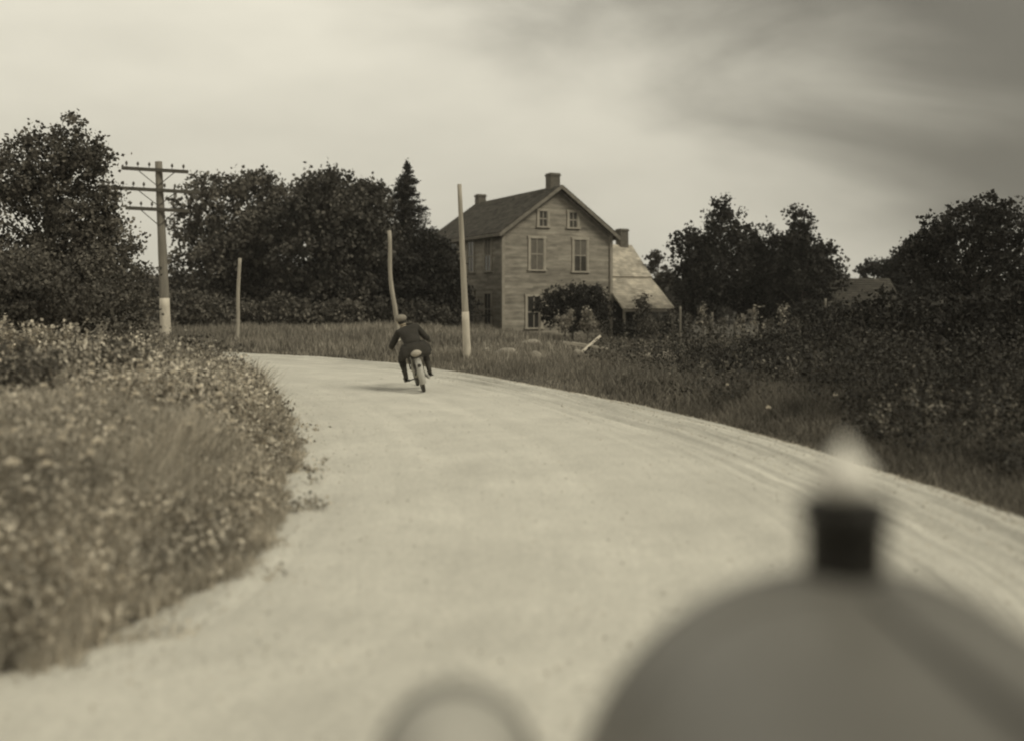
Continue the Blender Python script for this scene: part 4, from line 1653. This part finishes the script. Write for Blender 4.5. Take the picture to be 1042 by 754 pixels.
# hands: palm, four unequal curled fingers and a thumb round the grips
for s_, wr__, el_ in ((-1, wrL, elL), (1, wrR, elR)):
    vb, eb, rb = [], [], []
    W_ = Vector(wr__)
    g_ = Vector((s_ * .356, .66, .853))
    palm = Vector((g_.x, g_.y - .005, g_.z + .028))
    a = av(tuple(W_), (.026, .022))
    b_ = av(tuple(palm - Vector((0, .03, 0))), (.038, .018), a)
    c = av(tuple(palm + Vector((0, .015, 0))), (.040, .017), b_)
    for q, ln in enumerate((.062, .072, .068, .052)):
        base_ = palm + Vector((-s_ * .0, -.02 + q * .021, .004))
        o1 = base_ + Vector((s_ * .032, 0, -.004))
        o2 = o1 + Vector((s_ * .012, 0, -.45 * ln))
        o3 = o2 + Vector((-s_ * .35 * ln, 0, -.30 * ln))
        f0_ = av(tuple(base_), .010, c)
        f1_ = av(tuple(o1), .0095, f0_)
        f2_ = av(tuple(o2), .009, f1_)
        f3_ = av(tuple(o3), .008, f2_)
    t1_ = av(tuple(palm + Vector((-s_ * .03, -.02, -.01))), .012, b_)
    t2_ = av(tuple(palm + Vector((-s_ * .038, .0, -.035))), .010, t1_)
    t3_ = av(tuple(palm + Vector((-s_ * .02, .012, -.055))), .009, t2_)
    skin('glove', vb, eb, rb, M['glove'], rider, 1)
    e_ = Vector(el_)
    dv = (W_ - e_).normalized()
    MB().tube([W_ - dv * .10, W_ - dv * .04, W_ + dv * .01], [.058, .05, .036], 14).build('gauntlet', M['cuff'] if s_ < 0 else M['glove'], rider, True)

# ------------------------------------------------------------------ the car the picture is taken from
car = empty('touring_car', (.44, 0, 0))
tag(car, 'dark rounded car bonnet and radiator cap close to the viewer', 'car')


def arch(y, hw, top, z_low, n=36, ex=2.15):
    out = []
    for k in range(n + 1):
        a = math.pi * k / n
        c_, s__ = math.cos(a), math.sin(a)
        x = -hw * math.copysign(abs(c_) ** (2 / ex), c_)
        zz = z_low + (top - z_low) * abs(s__) ** (2 / ex)
        out.append(Vector((x, y, zz)))
    return out


def loft(secs, close=False):
    mb = MB()
    n = len(secs[0])
    for s_ in secs: mb.v += s_
    for i in range(len(secs) - 1):
        for k in range(n - 1):
            q = i * n + k
            mb.f.append([q, q + 1, q + n + 1, q + n])
    return mb


bot = .88
secs = [arch(y, hw, tp_, bot) for y, hw, tp_ in ((.30, .46, 1.292), (.50, .43, 1.290), (.8, .40, 1.289), (1.2, .368, 1.287), (1.235, .367, 1.287))]
for s_ in secs:
    s_.insert(0, Vector((s_[0].x, s_[0].y, .55)))
    s_.append(Vector((s_[-1].x, s_[-1].y, .55)))
hood = loft(secs).build('bonnet', M['hood'], car, True)
hg = MB().tube([(0, .31, 1.303), (0, .8, 1.296), (0, 1.2, 1.287)], .006, 6)
hg.build('hinge', M['hoodrim'], hood)
# radiator shell
sh_secs = [arch(1.237, .366, 1.288, bot), arch(1.26, .372, 1.295, bot), arch(1.33, .372, 1.295, bot), arch(1.36, .36, 1.28, bot)]
for s_ in sh_secs:
    s_.insert(0, Vector((s_[0].x, s_[0].y, .55)))
    s_.append(Vector((s_[-1].x, s_[-1].y, .55)))
rsm = loft(sh_secs)
n = len(sh_secs[0])
rsm.f.append([3 * n + k for k in range(n)])
rs = rsm.build('radiator_shell', M['hood'], car, True)
cpm = MB().lathe([(.052, -.02), (.052, .0), (.052, .008), (.053, .060), (.058, .064), (.059, .086), (.055, .091), (.02, .092)], (-.0, 1.30, 1.298), 'Z', 28)
capo = cpm.build('radiator_cap', M['capblack'], car, True)
MB().lathe([(.020, .091), (.030, .094), (.036, .102), (.037, .114), (.033, .127), (.024, .138), (.015, .148), (.008, .156), (.004, .168)], (0, 1.30, 1.304), 'Z', 24).build('cap_knob', M['glassknob'], capo, True)
# headlamps
for s_ in (-1, 1):
    lx = s_ * .52
    lm = MB().lathe([(.01, 1.24), (.070, 1.255), (.098, 1.31), (.107, 1.38), (.111, 1.44), (.105, 1.445)], (lx, 0, .99), 'Y', 30)
    lo = lm.build('headlamp', M['dustymetal'], car, True)
    MB().torus((lx, 1.40, .99), .110, .006, 'Y', 36, 8).build('rim', M['hood'], lo, True)
    MB().tube([(lx, 1.36, .88), (lx, 1.36, .62)], .014, 8).build('bracket', M['hoodrim'], lo, True)
# mudguards and wheels, below the view
for s_ in (-1, 1):
    mg = MB()
    for i in range(19):
        a = R(-5 + 175 * i / 18)
        for k in range(5):
            q = -1 + k / 2
            mg.v.append(Vector((s_ * .68 + .10 * q, .95 + .46 * math.cos(a), .40 + (.46 - .02 * q * q) * math.sin(a))))
    for i in range(18):
        for k in range(4):
            q = i * 5 + k
            mg.f.append([q, q + 1, q + 6, q + 5])
    mo = mg.build('mudguard', M['hoodrim'], car, True)
    mo.modifiers.new('th', 'SOLIDIFY').thickness = .006
    for y_ in (.95, -1.9):
        w = MB().torus((s_ * .68, y_, .385), .30, .012, 'X', 32, 6).lathe([(.05, -.06), (.06, 0), (.05, .06)], (s_ * .68, y_, .385), 'X', 14)
        for k in range(12):
            a = 6.283 * k / 12
            w.tube([(s_ * .68, y_, .385), (s_ * .68, y_ + .3 * math.cos(a), .385 + .3 * math.sin(a))], .013, 6)
        wo_ = w.build('wheel', M['hoodrim'], car)
        MB().torus((s_ * .68, y_, .385), .335, .05, 'X', 40, 12).build('tyre', M['tyre'], wo_, True)
MB().box((0, -.5, .52), (.75, 3.6, .06)).box((0, .95, .42), (1.3, .06, .06)).box((0, -1.9, .42), (1.3, .06, .06)).build('chassis', M['hoodrim'], car)

# ------------------------------------------------------------------ sky, sun, camera
SUN_EL, SUN_AZ = R(44), R(118)          # azimuth clockwise from +Y: light from the right, slightly behind the viewer
w = bpy.data.worlds.new('World')
sc.world = w
w.use_nodes = True
N, L = w.node_tree.nodes, w.node_tree.links
bg_ = N['Background']
bg_.inputs['Strength'].default_value = .1
sky = N.new('ShaderNodeTexSky')
sky.sky_type = 'NISHITA'
sky.sun_disc = False
sky.sun_elevation = SUN_EL
sky.sun_rotation = SUN_AZ
sky.dust_density = 4
bw = N.new('ShaderNodeRGBToBW')
L.new(sky.outputs[0], bw.inputs[0])
tc = N.new('ShaderNodeTexCoord')
sep = N.new('ShaderNodeSeparateXYZ')
L.new(tc.outputs['Generated'], sep.inputs[0])


def math_(op, a, b=None, clamp=False):
    x = N.new('ShaderNodeMath')
    x.operation = op
    x.use_clamp = clamp
    for i, q in enumerate((a, b)):
        if q is None: continue
        if isinstance(q, (int, float)): x.inputs[i].default_value = q
        else: L.new(q, x.inputs[i])
    return x.outputs[0]


mp = N.new('ShaderNodeMapping')
mp.inputs['Scale'].default_value = (1.0, 1.0, 2.6)
mp.inputs['Rotation'].default_value = (0, R(14), 0)
L.new(tc.outputs['Generated'], mp.inputs[0])
n1_ = N.new('ShaderNodeTexNoise')
n1_.inputs['Scale'].default_value = 2.6
n1_.inputs['Detail'].default_value = 7
n1_.inputs['Roughness'].default_value = .5
n1_.inputs['Distortion'].default_value = .35
L.new(mp.outputs[0], n1_.inputs['Vector'])
# heavier cloud bank toward the upper right, vignette darkening put in with it
bank = math_('ADD', math_('MULTIPLY', sep.outputs[0], 1.2), math_('MULTIPLY', sep.outputs[2], 1.9))
bank = math_('ADD', bank, math_('MULTIPLY', math_('SUBTRACT', n1_.outputs['Fac'], .5), .9))
mr = N.new('ShaderNodeMapRange')
mr.interpolation_type = 'SMOOTHSTEP'
mr.inputs['From Min'].default_value = .34
mr.inputs['From Max'].default_value = .90
mr.inputs['To Min'].default_value = 1.0
mr.inputs['To Max'].default_value = .20
L.new(bank, mr.inputs['Value'])
n2s = N.new('ShaderNodeTexNoise')
n2s.inputs['Scale'].default_value = 7.5
n2s.inputs['Detail'].default_value = 5
L.new(mp.outputs[0], n2s.inputs['Vector'])
thin = math_('ADD', math_('ADD', math_('MULTIPLY', n1_.outputs['Fac'], .38), math_('MULTIPLY', n2s.outputs['Fac'], .22)), .71)
cl = math_('MULTIPLY', math_('MULTIPLY', mr.outputs[0], thin), 4.3)
cl = math_('MULTIPLY', cl, math_('ADD', math_('MULTIPLY', math_('MAXIMUM', sep.outputs[2], 0.0), 1.3), .86))
tot = math_('ADD', cl, math_('MULTIPLY', bw.outputs[0], .06))
vm = N.new('ShaderNodeVectorMath')
vm.operation = 'SCALE'
vm.inputs[0].default_value = (1.0, .95, .79)
L.new(tot, vm.inputs['Scale'])
L.new(vm.outputs[0], bg_.inputs['Color'])

sl_ = bpy.data.lights.new('sun', 'SUN')
sl_.energy = 1.5
sl_.angle = R(24)
sl_.color = (1.0, .95, .78)
so_ = bpy.data.objects.new('sun', sl_)
COL.objects.link(so_)
dv = Vector((math.sin(SUN_AZ) * math.cos(SUN_EL), math.cos(SUN_AZ) * math.cos(SUN_EL), math.sin(SUN_EL)))
so_.rotation_euler = dv.to_track_quat('Z', 'Y').to_euler()
so_.location = (20, -10, 30)

cam = bpy.data.cameras.new('camera')
cam.sensor_width = 36
cam.lens = 36 * F / 1042
cam.shift_y = -(377 - HZ) / 1042
cam.clip_start = .05
cam.clip_end = 4000
cam.dof.use_dof = True
cam.dof.focus_distance = 22
cam.dof.aperture_fstop = (cam.lens / 1000) / .052
co = bpy.data.objects.new('camera', cam)
COL.objects.link(co)
co.location = (0, 0, CAMH)
co.rotation_euler = (R(90), 0, 0)
sc.camera = co

# thin haze, added partly to lift the darks, between the camera and the far trees
hzb = MB().box((0, 120, 25), (700, 420, 60))
hm = bpy.data.materials.new('haze_air')
hm.use_nodes = True
hn = hm.node_tree
hn.nodes.remove(hn.nodes['Principled BSDF'])
pv = hn.nodes.new('ShaderNodeVolumePrincipled')
pv.inputs['Color'].default_value = (.95, .93, .88, 1)
pv.inputs['Density'].default_value = .0006
pv.inputs['Anisotropy'].default_value = .2
hn.links.new(pv.outputs[0], hn.nodes['Material Output'].inputs['Volume'])
ho = hzb.build('haze', hm)
tag(ho, 'thin pale haze softening the far trees', 'haze', kind='stuff')
